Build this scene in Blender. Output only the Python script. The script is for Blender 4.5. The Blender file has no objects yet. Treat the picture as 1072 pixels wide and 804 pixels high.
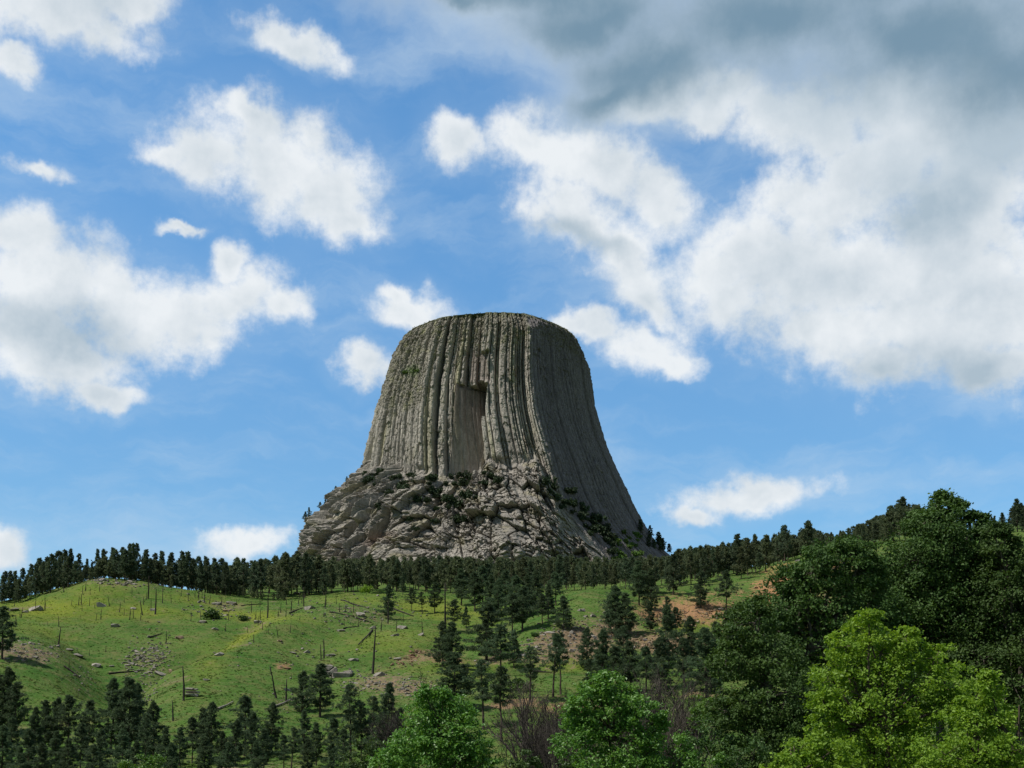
import bpy, math, random
import numpy as np

# ------------------------------------------------------------------ camera, light, exposure
SC = bpy.context.scene
COL = SC.collection
F0, PY0, PITCH = 1300.0, 661.0, math.radians(5.0)      # focal length in photo pixels, principal row, pitch
cam_data = bpy.data.cameras.new('camera')
cam = bpy.data.objects.new('camera', cam_data)
COL.objects.link(cam)
cam_data.sensor_fit = 'HORIZONTAL'
cam_data.sensor_width = 36.0
cam_data.lens = 36.0 * F0 / 1072.0
cam_data.shift_y = (PY0 - 402.0) / 1072.0
cam_data.clip_start = 0.5
cam_data.clip_end = 40000.0
cam.location = (0, 0, 0)
cam.rotation_euler = (math.radians(90) + PITCH, 0, 0)
SC.camera = cam
SC.view_settings.view_transform = 'Standard'
SC.view_settings.look = 'None'
SC.view_settings.exposure = 0.0
SC.view_settings.gamma = 1.0
SC.view_settings.use_curve_mapping = False

SUN_EL = math.radians(54)
SUN_AZ = math.atan2(-0.93, -0.37)
SUN_DIR = np.array([math.sin(SUN_AZ) * math.cos(SUN_EL), math.cos(SUN_AZ) * math.cos(SUN_EL), math.sin(SUN_EL)])
SUN_STRENGTH, SKY_STRENGTH = 4.6, 0.085
ld = bpy.data.lights.new('sun', 'SUN')
ld.energy = SUN_STRENGTH
ld.angle = math.radians(0.5)
ld.color = (1.0, 0.95, 0.87)
sun = bpy.data.objects.new('sun', ld)
COL.objects.link(sun)
from mathutils import Vector
sun.rotation_euler = Vector(SUN_DIR).to_track_quat('Z', 'Y').to_euler()
sun.location = (-400, -150, 700)


def P(px, py, Y):
    """world point seen at photo pixel (px, py) at distance Y north of the camera"""
    u, v = (px - 536.0) / F0, (PY0 - py) / F0
    dx, dy, dz = u, math.cos(PITCH) - v * math.sin(PITCH), math.sin(PITCH) + v * math.cos(PITCH)
    return np.array([dx / dy * Y, Y, dz / dy * Y])


def proj(X, Y, Z):
    d = Y * math.cos(PITCH) + Z * math.sin(PITCH)
    v = (-Y * math.sin(PITCH) + Z * math.cos(PITCH)) / d
    return 536.0 + F0 * X / d, PY0 - F0 * v


# ------------------------------------------------------------------ world: sky and clouds
class NT:
    def __init__(s, tree):
        s.t = tree

    def n(s, typ, **kw):
        nd = s.t.nodes.new(typ)
        for k, v in kw.items():
            setattr(nd, k, v)
        return nd

    def put(s, sock, v):
        if hasattr(v, 'is_output'):
            s.t.links.new(v, sock)
        elif isinstance(v, (tuple, list)) and len(v) == 3 and sock.type == 'RGBA':
            sock.default_value = (*v, 1.0)
        else:
            sock.default_value = v

    def math(s, op, a, b=0.0, c=0.0, clamp=False):
        nd = s.n('ShaderNodeMath', operation=op, use_clamp=clamp)
        s.put(nd.inputs[0], a); s.put(nd.inputs[1], b); s.put(nd.inputs[2], c)
        return nd.outputs[0]

    def vmath(s, op, a, b=(0, 0, 0), scale=None):
        nd = s.n('ShaderNodeVectorMath', operation=op)
        s.put(nd.inputs[0], a); s.put(nd.inputs[1], b)
        if scale is not None:
            s.put(nd.inputs['Scale'], scale)
        return nd.outputs['Value'] if op in ('LENGTH', 'DOT_PRODUCT') else nd.outputs['Vector']

    def noise(s, vec, scale, detail=4, rough=0.55, dist=0.0, out='Fac', dim='3D'):
        nd = s.n('ShaderNodeTexNoise', noise_dimensions=dim)
        if vec is not None:
            s.put(nd.inputs['Vector'], vec)
        nd.inputs['Scale'].default_value = scale
        nd.inputs['Detail'].default_value = detail
        nd.inputs['Roughness'].default_value = rough
        nd.inputs['Distortion'].default_value = dist
        return nd.outputs[out]

    def ramp(s, fac, lo, hi, a=0.0, b=1.0, smooth=True):
        nd = s.n('ShaderNodeMapRange', interpolation_type='SMOOTHSTEP' if smooth else 'LINEAR')
        s.put(nd.inputs['Value'], fac)
        nd.inputs['From Min'].default_value = lo; nd.inputs['From Max'].default_value = hi
        nd.inputs['To Min'].default_value = a; nd.inputs['To Max'].default_value = b
        return nd.outputs['Result']

    def mix(s, fac, a, b, mode='MIX'):
        nd = s.n('ShaderNodeMix', data_type='RGBA', blend_type=mode)
        s.put(nd.inputs[0], fac); s.put(nd.inputs[6], a); s.put(nd.inputs[7], b)
        return nd.outputs[2]


def dir_angles(px, py):
    p = P(px, py, 1.0)
    return math.atan2(p[0], p[1]), math.atan2(p[2], math.hypot(p[0], p[1]))


# white cumulus: centre x, centre y, half width, half height (photo pixels), tilt in degrees
CLOUDS = [
    (225, 162, 78, 46, 0), (300, 166, 92, 58, 10), (345, 200, 60, 52, 20), (368, 230, 38, 22, 5), (178, 168, 34, 24, 0), (270, 120, 50, 20, 5),
    (55, 300, 125, 62, 0), (150, 325, 130, 50, -5), (20, 250, 75, 38, 10), (245, 300, 75, 30, -20), (300, 306, 32, 24, 0), (245, 262, 25, 20, -20),
    (60, 372, 100, 34, 0), (20, 340, 80, 60, 0), (110, 405, 50, 15, 0),
    (55, 12, 120, 40, 0), (125, 8, 60, 24, -15), (8, 62, 30, 20, 0), (305, 36, 54, 24, 15), (40, 178, 34, 12, 5),
    (430, 316, 44, 24, 0), (386, 378, 32, 22, 0), (412, 300, 20, 12, 0),
    (478, 150, 36, 30, 35), (560, 165, 70, 36, 15), (612, 175, 95, 52, 15), (680, 205, 55, 55, 20), (600, 235, 65, 36, 20), (655, 275, 62, 42, 30),
    (680, 315, 50, 20, 20), (672, 356, 58, 28, 10), (708, 372, 30, 16, 10), (612, 334, 34, 16, 5),
    (890, 300, 190, 70, 5), (790, 270, 105, 60, -10), (980, 340, 150, 75, 8), (860, 195, 90, 62, -20), (930, 150, 120, 60, -20), (1000, 220, 130, 110, 0),
    (1072, 330, 120, 80, 0), (780, 305, 80, 30, -20), (930, 385, 90, 30, 5), (1040, 390, 70, 30, 0), (745, 112, 40, 26, 20), (820, 120, 60, 40, 0),
    (782, 518, 92, 21, -4), (722, 542, 34, 12, 0), (800, 505, 40, 16, 0), (262, 574, 46, 17, -12), (6, 566, 30, 28, 10),
    (192, 236, 30, 7, -8), (960, 112, 160, 52, 5), (865, 128, 60, 40, 0), (1035, 150, 100, 75, 0), (690, 98, 70, 24, -10), (1000, 275, 150, 90, 0), (870, 345, 90, 45, 10), (760, 92, 50, 24, 0),
]
GREYS = [   # the heavy grey cloud base overhead
    (800, 15, 320, 95, 0), (960, 35, 260, 110, 8), (690, 60, 140, 72, -8), (620, 15, 150, 52, -8), (470, -6, 130, 30, 10), (1080, 80, 170, 110, 0),
    (560, -14, 260, 62, 5), (640, 92, 100, 36, -15),
]
SHADES = [   # greyer patches in the white clouds
    (920, 60, 300, 75, 8), (960, 195, 110, 60, 25), (1050, 150, 90, 70, 0), (960, 395, 170, 40, 5), (690, 60, 130, 40, -10), (640, 105, 60, 22, -20),
    (60, 345, 120, 30, 0), (610, 255, 70, 18, 15),
]


def build_world():
    w = bpy.data.worlds.new('World')
    SC.world = w
    w.use_nodes = True
    w.node_tree.nodes.clear()
    g = NT(w.node_tree)
    out = g.n('ShaderNodeOutputWorld')
    bg = g.n('ShaderNodeBackground')
    bg.inputs['Strength'].default_value = SKY_STRENGTH
    w.node_tree.links.new(bg.outputs[0], out.inputs[0])
    sky = g.n('ShaderNodeTexSky', sky_type='NISHITA')
    sky.sun_disc = False
    sky.sun_elevation = SUN_EL
    sky.sun_rotation = SUN_AZ
    sky.altitude = 1200.0
    sky.air_density = 1.0
    sky.dust_density = 0.6
    sky.ozone_density = 1.6
    tc = g.n('ShaderNodeTexCoord')
    sep = g.n('ShaderNodeSeparateXYZ')
    g.put(sep.inputs[0], tc.outputs['Generated'])
    x, y, z = sep.outputs
    az = g.math('ARCTAN2', x, y)
    el = g.math('ARCSINE', z)
    comb = g.n('ShaderNodeCombineXYZ')
    g.put(comb.inputs[0], az); g.put(comb.inputs[1], el)
    p = comb.outputs[0]
    # billowing edges: two scales of warp
    w1 = g.vmath('SUBTRACT', g.noise(p, 9.0, 3, 0.5, out='Color'), (0.5, 0.5, 0.5))
    w2 = g.vmath('SUBTRACT', g.noise(p, 34.0, 4, 0.6, out='Color'), (0.5, 0.5, 0.5))
    q = g.vmath('ADD', p, g.vmath('ADD', g.vmath('SCALE', w1, scale=0.055), g.vmath('SCALE', w2, scale=0.024)))
    flat = g.vmath('MULTIPLY', q, (1, 1, 0))

    def cover(blobs, vec):
        cur = None
        for n_, (cx, cy, rx, ry, rot) in enumerate(blobs):
            if n_ and n_ % 8 == 0:          # evaluated eight at a time
                vec = g.vmath('ADD', vec, g.math('MULTIPLY', cur, 1e-7))
            a0, e0 = dir_angles(cx, cy)
            a1, _ = dir_angles(cx + 10, cy)
            _, e1 = dir_angles(cx, cy - 10)
            sx, sy = abs(a1 - a0) / 10 * rx, abs(e1 - e0) / 10 * ry
            mp = g.n('ShaderNodeMapping', vector_type='TEXTURE')
            mp.inputs['Location'].default_value = (a0, e0, 0)
            mp.inputs['Rotation'].default_value = (0, 0, -math.radians(rot))
            mp.inputs['Scale'].default_value = (sx, sy, 1)
            g.put(mp.inputs['Vector'], vec)
            r = g.vmath('LENGTH', mp.outputs[0])
            cur = r if cur is None else g.math('SMOOTH_MIN', cur, r, 0.25)
        return g.math('SUBTRACT', 1.0, cur)
    fine = g.noise(p, 26.0, 9, 0.64)
    fine_up = g.noise(g.vmath('ADD', p, (-0.010, 0.015, 0)), 26.0, 9, 0.64)
    soft = g.noise(p, 11.0, 5, 0.55)
    soft_up = g.noise(g.vmath('ADD', p, (-0.03, 0.05, 0)), 11.0, 5, 0.55)
    cw = cover(CLOUDS, flat)
    cg = cover(GREYS, flat)
    sh = cover(SHADES, flat)
    body = g.math('ADD', cw, g.math('MULTIPLY', g.math('SUBTRACT', fine, 0.5), 1.9))
    dens = g.ramp(body, -0.26, 0.60)
    gbody = g.math('ADD', cg, g.math('MULTIPLY', g.math('SUBTRACT', soft, 0.5), 1.1))
    gdens = g.ramp(gbody, -0.40, 0.80)
    # the rest of the sky, away from the photographed part: dark cloud added to dim the ambient light
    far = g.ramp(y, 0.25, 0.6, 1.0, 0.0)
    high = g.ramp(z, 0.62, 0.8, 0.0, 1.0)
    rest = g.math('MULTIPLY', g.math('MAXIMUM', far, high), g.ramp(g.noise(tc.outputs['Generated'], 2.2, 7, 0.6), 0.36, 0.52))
    # thin high veil
    strk = g.n('ShaderNodeMapping'); strk.inputs['Scale'].default_value = (3.0, 11.0, 1.0); strk.inputs['Rotation'].default_value = (0, 0, 0.45)
    g.put(strk.inputs['Vector'], q)
    veil = g.math('MULTIPLY', g.ramp(g.noise(strk.outputs[0], 1.6, 6, 0.6), 0.42, 0.78), 0.50)
    veil = g.math('ADD', veil, g.ramp(cw, -0.9, 0.1, 0.0, 0.10))
    # light and dark of the billows: the side towards the sun is brighter
    lit = g.math('ADD', g.math('MULTIPLY', g.math('SUBTRACT', fine, fine_up), 0.30), g.math('MULTIPLY', g.math('SUBTRACT', soft, soft_up), 1.0))
    core = g.math('MULTIPLY', g.ramp(body, 0.35, 1.3), 0.10)
    br = g.math('SUBTRACT', g.math('ADD', 0.84, g.math('MULTIPLY', lit, 0.75)), core)
    br = g.math('SUBTRACT', br, g.math('MULTIPLY', g.ramp(g.math('ADD', sh, g.math('MULTIPLY', g.math('SUBTRACT', soft, 0.5), 1.2)), -0.3, 0.9), 0.34))
    br = g.math('MINIMUM', g.math('MAXIMUM', br, 0.3), 0.93)
    k = 1.0 / SKY_STRENGTH
    white = g.vmath('SCALE', g.mix(g.ramp(br, 0.45, 0.90, smooth=False), (0.42, 0.52, 0.60), (0.86, 0.895, 0.92)), scale=k)
    deep = g.ramp(g.math('ADD', cg, g.math('ADD', g.math('MULTIPLY', g.math('SUBTRACT', soft, 0.5), 1.1), g.math('MULTIPLY', g.math('SUBTRACT', fine, 0.5), 0.35))), 0.0, 1.0)
    grey = g.vmath('SCALE', g.mix(deep, (0.56, 0.655, 0.735), (0.188, 0.300, 0.395)), scale=k)
    skyc = g.mix(1.0, sky.outputs[0], g.mix(g.ramp(z, 0.06, 0.50), (1.02, 1.43, 1.57), (1.36, 2.13, 2.37)), 'MULTIPLY')
    c = g.mix(veil, skyc, (0.55 * k, 0.69 * k, 0.83 * k))
    c = g.mix(g.math('MULTIPLY', dens, 0.96), c, white)
    c = g.mix(g.math('MULTIPLY', gdens, 0.95), c, grey)
    dim_cloud = g.vmath('SCALE', (0.20, 0.245, 0.295), scale=g.math('MULTIPLY', g.ramp(g.noise(tc.outputs['Generated'], 3.1, 6, 0.6), 0.3, 0.75, 0.55, 1.5), k))
    c = g.mix(rest, c, dim_cloud)          # added dark cloud, unseen overhead and behind, cuts the ambient light
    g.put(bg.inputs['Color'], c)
    w.cycles.sampling_method = 'MANUAL'
    w.cycles.sample_map_resolution = 512


build_world()

# ------------------------------------------------------------------ helpers
rng = np.random.default_rng(7)


def hash2(ix, iy, k):
    h = (ix.astype(np.int64) * 374761393 + iy.astype(np.int64) * 668265263 + k * 1274126177) & 0x7fffffff
    h = ((h ^ (h >> 13)) * 1103515245 + 12345) & 0x7fffffff
    h = ((h ^ (h >> 16)) * 1597334677 + 3812015801) & 0x7fffffff
    return ((h ^ (h >> 11)) & 0xffffff) / float(0xffffff)


def vnoise(x, y, k=0):
    """smooth value noise, -1..1"""
    ix, iy = np.floor(x), np.floor(y)
    fx, fy = x - ix, y - iy
    fx, fy = fx * fx * (3 - 2 * fx), fy * fy * (3 - 2 * fy)
    a, b = hash2(ix, iy, k), hash2(ix + 1, iy, k)
    c, d = hash2(ix, iy + 1, k), hash2(ix + 1, iy + 1, k)
    return ((a * (1 - fx) + b * fx) * (1 - fy) + (c * (1 - fx) + d * fx) * fy) * 2 - 1


def fbm(x, y, k=0, oct=4, gain=0.5):
    s, a, t = 0.0, 1.0, 0.0
    for i in range(oct):
        s = s + a * vnoise(x * 2 ** i + 17.3 * i, y * 2 ** i - 9.1 * i, k + i)
        t += a
        a *= gain
    return s / t


def worley(x, y, k=0):
    """(distance to nearest, distance to second, random of the nearest cell, offset x, offset y)"""
    ix, iy = np.floor(x), np.floor(y)
    f1 = np.full(x.shape, 9.0); f2 = np.full(x.shape, 9.0)
    rv = np.zeros(x.shape); ox = np.zeros(x.shape); oy = np.zeros(x.shape)
    for dx in (-1, 0, 1):
        for dy in (-1, 0, 1):
            cx, cy = ix + dx, iy + dy
            px_, py_ = cx + 0.1 + 0.8 * hash2(cx, cy, k), cy + 0.1 + 0.8 * hash2(cx, cy, k + 5)
            d = np.hypot(px_ - x, py_ - y)
            near = d < f1
            f2 = np.where(near, f1, np.minimum(f2, d))
            rv = np.where(near, hash2(cx, cy, k + 9), rv)
            ox = np.where(near, x - px_, ox); oy = np.where(near, y - py_, oy)
            f1 = np.where(near, d, f1)
    return f1, f2, rv, ox, oy


def sstep(a, b, x):
    t = np.clip((x - a) / (b - a), 0, 1)
    return t * t * (3 - 2 * t)


def mesh_np(name, V, F, mats, midx=None, smooth=False, attrs=None):
    V = np.asarray(V, dtype=np.float32); F = np.asarray(F, dtype=np.int32)
    me = bpy.data.meshes.new(name)
    k = F.shape[1]
    me.vertices.add(len(V)); me.vertices.foreach_set('co', V.ravel())
    me.loops.add(F.size); me.loops.foreach_set('vertex_index', F.ravel())
    me.polygons.add(len(F))
    me.polygons.foreach_set('loop_start', np.arange(0, F.size, k, dtype=np.int32))
    if midx is not None:
        me.polygons.foreach_set('material_index', np.asarray(midx, dtype=np.int32))
    me.polygons.foreach_set('use_smooth', np.full(len(F), smooth))
    for m in (mats if isinstance(mats, (list, tuple)) else [mats]):
        me.materials.append(m)
    for an, arr in (attrs or {}).items():
        if arr.ndim == 1:
            a = me.attributes.new(an, 'FLOAT', 'POINT'); a.data.foreach_set('value', arr.astype(np.float32))
        else:
            a = me.attributes.new(an, 'FLOAT_COLOR', 'POINT')
            a.data.foreach_set('color', np.concatenate([arr, np.ones((len(arr), 1))], 1).astype(np.float32).ravel())
    me.update(calc_edges=True)
    return me


def link(name, data, parent=None, loc=(0, 0, 0)):
    o = bpy.data.objects.new(name, data)
    COL.objects.link(o)
    o.location = [float(c) for c in loc]
    if parent:
        o.parent = parent
    return o


def tag(o, label=None, cat=None, group=None, kind=None):
    if label: o['label'] = label
    if cat: o['category'] = cat
    if group: o['group'] = group
    if kind: o['kind'] = kind
    return o


def copy_thing(src, loc, rz=0.0, scale=1.0):
    r = src.copy(); COL.objects.link(r)
    r.location = [float(c) for c in loc]; r.rotation_euler = (0, 0, rz)
    r.scale = scale if isinstance(scale, tuple) else (scale, scale, scale)
    for ch in src.children:
        c = ch.copy(); COL.objects.link(c); c.parent = r
    return r


class MB:
    """collects tubes and quads into one mesh"""
    def __init__(s):
        s.V, s.F, s.n = [], [], 0

    def add(s, V, F):
        V = np.asarray(V, float); F = np.asarray(F, int)
        s.V.append(V); s.F.append(F + s.n); s.n += len(V)

    def tube(s, pts, rad, sides=5, cap=True):
        pts = np.asarray(pts, float); rad = np.asarray(rad, float); n = len(pts)
        t = np.gradient(pts, axis=0); t /= np.linalg.norm(t, axis=1)[:, None] + 1e-9
        ref = np.array([0.0, 0.0, 1.0]) if abs(t[:, 2]).mean() < 0.8 else np.array([1.0, 0.0, 0.0])
        a = np.cross(t, ref); a /= np.linalg.norm(a, axis=1)[:, None] + 1e-9
        b = np.cross(t, a)
        ang = np.arange(sides) / sides * 2 * math.pi
        ring = a[:, None, :] * np.cos(ang)[None, :, None] + b[:, None, :] * np.sin(ang)[None, :, None]
        V = (pts[:, None, :] + ring * rad[:, None, None]).reshape(-1, 3)
        i = np.arange(n - 1)[:, None] * sides; j = np.arange(sides)[None, :]; j2 = (j + 1) % sides
        F = np.stack([i + j, i + j2, i + sides + j2, i + sides + j], -1).reshape(-1, 4)
        if cap:
            V = np.concatenate([V, pts[-1:] + t[-1:] * rad[-1] * 0.6])
            e = (n - 1) * sides; c = len(V) - 1
            F = np.concatenate([F, [[e + q, e + (q + 1) % sides, c, c] for q in range(sides)]])
        s.add(V, F)

    def arrays(s):
        return np.concatenate(s.V), np.concatenate(s.F)

    def mesh(s, name, mat, smooth=True):
        V, F = s.arrays()
        tri = F[:, 2] == F[:, 3]
        # triangles are kept as quads with a midpoint so that one array holds all faces
        if tri.any():
            ft = F[tri]
            mid = (V[ft[:, 1]] + V[ft[:, 2]]) / 2
            F = F.copy(); F[tri, 3] = ft[:, 0]
            F[tri, 0] = ft[:, 0]; F[tri, 1] = ft[:, 1]
            idx = len(V) + np.arange(len(mid)); V = np.concatenate([V, mid])
            F[np.where(tri)[0]] = np.stack([ft[:, 0], ft[:, 1], idx, ft[:, 2]], -1)
        return mesh_np(name, V, F, mat, smooth=smooth)


def leaf_quads(c, nrm, size, aspect=0.55, rs=None):
    """diamond leaves: centres, normals, lengths"""
    n = len(c)
    r = rs or rng
    t = r.normal(size=(n, 3)); t -= nrm * (t * nrm).sum(1)[:, None]; t /= np.linalg.norm(t, axis=1)[:, None] + 1e-9
    b = np.cross(nrm, t)
    L = np.asarray(size).reshape(-1, 1) * 0.5 * np.ones((n, 1)); W = L * aspect
    fold = nrm * L * 0.25
    V = np.stack([c - t * L, c + b * W + fold, c + t * L, c - b * W + fold], 1).reshape(-1, 3)
    return V, np.arange(4 * n).reshape(-1, 4)


# ------------------------------------------------------------------ materials
def material(name):
    m = bpy.data.materials.new(name); m.use_nodes = True
    m.node_tree.nodes.clear()
    g = NT(m.node_tree)
    out = g.n('ShaderNodeOutputMaterial')
    return m, g, out


def principled(g, out, color, rough=0.9, spec=0.2, bump=None, bump_d=0.1, bump_s=0.6):
    b = g.n('ShaderNodeBsdfPrincipled')
    g.put(b.inputs['Base Color'], color)
    g.put(b.inputs['Roughness'], rough)
    b.inputs['Specular IOR Level'].default_value = spec
    if bump is not None:
        bn = g.n('ShaderNodeBump'); bn.inputs['Distance'].default_value = bump_d; bn.inputs['Strength'].default_value = bump_s
        g.put(bn.inputs['Height'], bump)
        g.t.links.new(bn.outputs[0], b.inputs['Normal'])
    g.t.links.new(b.outputs[0], out.inputs[0])
    return b


def leaf_material(name, a, b, transl=0.3, rough=0.5, spec=0.25, patch=0.35, vary=1.0, thru=(1.25, 1.2, 0.55)):
    m, g, out = material(name)
    geo = g.n('ShaderNodeNewGeometry')
    oi = g.n('ShaderNodeObjectInfo')
    r = geo.outputs['Random Per Island']
    big = g.noise(geo.outputs['Position'], patch, 3, 0.6)
    f = g.math('ADD', g.math('MULTIPLY', r, 0.55), g.math('MULTIPLY', g.ramp(big, 0.3, 0.7), 0.45))
    c = g.mix(f, a, b)
    hs = g.n('ShaderNodeHueSaturation')
    g.put(hs.inputs['Hue'], g.math('ADD', 0.5 - 0.011 * vary, g.math('MULTIPLY', oi.outputs['Random'], 0.022 * vary)))
    g.put(hs.inputs['Value'], g.math('ADD', 1.0 - 0.18 * vary, g.math('MULTIPLY', oi.outputs['Random'], 0.36 * vary)))
    g.put(hs.inputs['Color'], c)
    bs = g.n('ShaderNodeBsdfPrincipled')
    g.put(bs.inputs['Base Color'], hs.outputs[0])
    bs.inputs['Roughness'].default_value = rough
    bs.inputs['Specular IOR Level'].default_value = spec
    tr = g.n('ShaderNodeBsdfTranslucent')
    warm = g.mix(1.0, hs.outputs[0], thru, 'MULTIPLY')
    g.put(tr.inputs['Color'], warm)
    mx = g.n('ShaderNodeMixShader'); mx.inputs[0].default_value = transl
    g.t.links.new(bs.outputs[0], mx.inputs[1]); g.t.links.new(tr.outputs[0], mx.inputs[2])
    g.t.links.new(mx.outputs[0], out.inputs[0])
    return m


def bark_material(name, a, b, scale=3.0):
    m, g, out = material(name)
    tc = g.n('ShaderNodeTexCoord')
    mp = g.n('ShaderNodeMapping'); mp.inputs['Scale'].default_value = (1, 1, 0.25)
    g.put(mp.inputs['Vector'], tc.outputs['Object'])
    n = g.noise(mp.outputs[0], scale, 5, 0.65)
    principled(g, out, g.mix(g.ramp(n, 0.35, 0.65), a, b), 0.95, 0.1, n, 0.05, 0.8)
    return m


M_NEEDLE = leaf_material('pine_needles', (0.048, 0.080, 0.044), (0.115, 0.165, 0.080), 0.40, 0.6, 0.2, 0.5, thru=(1.05, 1.05, 1.0))
M_NEEDLE_FAR = leaf_material('ridge_pine_needles', (0.048, 0.074, 0.046), (0.115, 0.155, 0.082), 0.40, 0.6, 0.2, 0.3, thru=(1.05, 1.05, 1.0))
M_NEEDLE_WARM = leaf_material('slope_pine_needles', (0.066, 0.088, 0.046), (0.140, 0.160, 0.080), 0.40, 0.6, 0.2, 0.3, thru=(1.05, 1.05, 1.0))
M_DARKLEAF = leaf_material('cottonwood_leaves', (0.032, 0.070, 0.018), (0.085, 0.150, 0.034), 0.25, 0.6, 0.25, 0.35)
M_BRIGHTLEAF = leaf_material('young_maple_leaves', (0.125, 0.235, 0.022), (0.25, 0.385, 0.045), 0.40, 0.5, 0.3, 0.9, 0.15)
M_MIDLEAF = leaf_material('ash_leaves', (0.070, 0.170, 0.030), (0.155, 0.295, 0.055), 0.34, 0.45, 0.4, 0.6)
M_SHRUB = leaf_material('shrub_leaves', (0.035, 0.075, 0.022), (0.085, 0.15, 0.040), 0.28, 0.5, 0.3, 0.8)
M_LEDGE = leaf_material('ledge_shrub_leaves', (0.022, 0.040, 0.022), (0.055, 0.082, 0.040), 0.15, 0.6, 0.2, 0.3)
M_GREENSLOPE = leaf_material('bright_shrub_leaves', (0.07, 0.13, 0.03), (0.13, 0.22, 0.05), 0.25, 0.6, 0.2, 0.3)
M_BARK = bark_material('pine_bark', (0.045, 0.036, 0.030), (0.11, 0.085, 0.065))
M_BARK2 = bark_material('grey_bark', (0.06, 0.052, 0.042), (0.15, 0.13, 0.11))
M_CHAR = bark_material('charred_wood', (0.016, 0.014, 0.013), (0.075, 0.065, 0.058), 2.0)
M_DEADWOOD = bark_material('weathered_dead_wood', (0.15, 0.13, 0.11), (0.34, 0.31, 0.27), 2.0)
# ------------------------------------------------------------------ terrain
GROUND_PX = {   # photo column: [(distance, photo row of the ground there)]
    0:    [(170, 806), (195, 785), (225, 732), (242, 703), (262, 688), (285, 668), (320, 655), (355, 642), (390, 631), (430, 632), (520, 642), (700, 662), (1200, 690)],
    50:   [(195, 783), (230, 728), (250, 703), (275, 683), (295, 668), (330, 652), (365, 636), (391, 619), (430, 621), (520, 632), (700, 652), (1200, 685)],
    100:  [(170, 805), (195, 781), (230, 735), (256, 708), (285, 690), (320, 667), (352, 645), (372, 625), (390, 607), (430, 609), (520, 622), (700, 640), (1200, 680)],
    150:  [(195, 780), (225, 742), (258, 712), (295, 690), (332, 663), (362, 642), (380, 625), (396, 610), (430, 611), (520, 618), (700, 630), (1000, 640)],
    200:  [(170, 805), (200, 775), (228, 732), (255, 708), (285, 692), (315, 678), (345, 657), (375, 636), (404, 619), (440, 618), (520, 617), (700, 622), (1000, 630)],
    250:  [(205, 770), (235, 730), (258, 704), (280, 684), (302, 666), (325, 663), (350, 649), (380, 637), (408, 627), (450, 622), (560, 616), (700, 612)],
    300:  [(170, 805), (205, 770), (235, 735), (262, 705), (288, 681), (312, 661), (340, 648), (370, 640), (408, 629), (450, 622), (560, 616), (700, 610)],
    350:  [(210, 768), (232, 740), (262, 712), (290, 688), (318, 665), (348, 645), (380, 632), (415, 622), (450, 619), (560, 614), (700, 607), (836, 600)],
    430:  [(175, 803), (205, 770), (228, 741), (250, 716), (268, 702), (300, 676), (335, 655), (385, 634), (430, 621), (560, 613), (700, 605), (836, 598)],
    500:  [(205, 770), (225, 742), (250, 716), (290, 690), (330, 666), (370, 642), (430, 622), (560, 613), (700, 604), (836, 597)],
    560:  [(180, 800), (206, 765), (226, 740), (244, 722), (262, 707), (278, 694), (292, 676), (308, 662), (340, 643), (385, 625), (430, 619), (560, 613), (700, 604), (836, 597)],
    612:  [(206, 765), (230, 735), (255, 710), (275, 692), (292, 677), (308, 658), (328, 638), (350, 619), (385, 622), (430, 617), (560, 612), (700, 604), (836, 597)],
    680:  [(180, 800), (206, 762), (232, 728), (255, 708), (275, 694), (288, 682), (302, 664), (322, 650), (350, 637), (382, 621), (430, 612), (560, 608), (700, 602), (850, 598)],
    735:  [(210, 758), (240, 722), (270, 697), (295, 680), (325, 662), (345, 653), (358, 634), (374, 623), (400, 613), (450, 607), (560, 602), (700, 600), (900, 598)],
    800:  [(180, 800), (210, 755), (260, 700), (300, 672), (350, 645), (372, 628), (390, 608), (405, 603), (450, 597), (560, 592), (700, 596), (900, 602)],
    850:  [(260, 698), (300, 670), (350, 640), (388, 611), (404, 591), (430, 584), (470, 579), (540, 580), (700, 590)],
    920:  [(180, 798), (260, 695), (350, 635), (400, 600), (450, 573), (500, 563), (570, 566), (750, 585)],
    1000: [(260, 690), (350, 628), (400, 592), (450, 566), (500, 556), (580, 560), (750, 580)],
    1072: [(180, 795), (260, 688), (350, 622), (400, 586), (460, 558), (520, 550), (600, 556), (800, 580)],
}


def e_coords(X, Y):
    """direction and distance, log-polar, clamped far off the view"""
    a = np.arctan2(X, Y)
    rho = np.hypot(X, Y)
    ac = np.clip(a, -0.62, 0.62)
    return np.tan(ac) * F0, 420.0 * np.log(np.maximum(rho * np.cos(ac), 4.0)), rho * np.cos(ac), a


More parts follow.
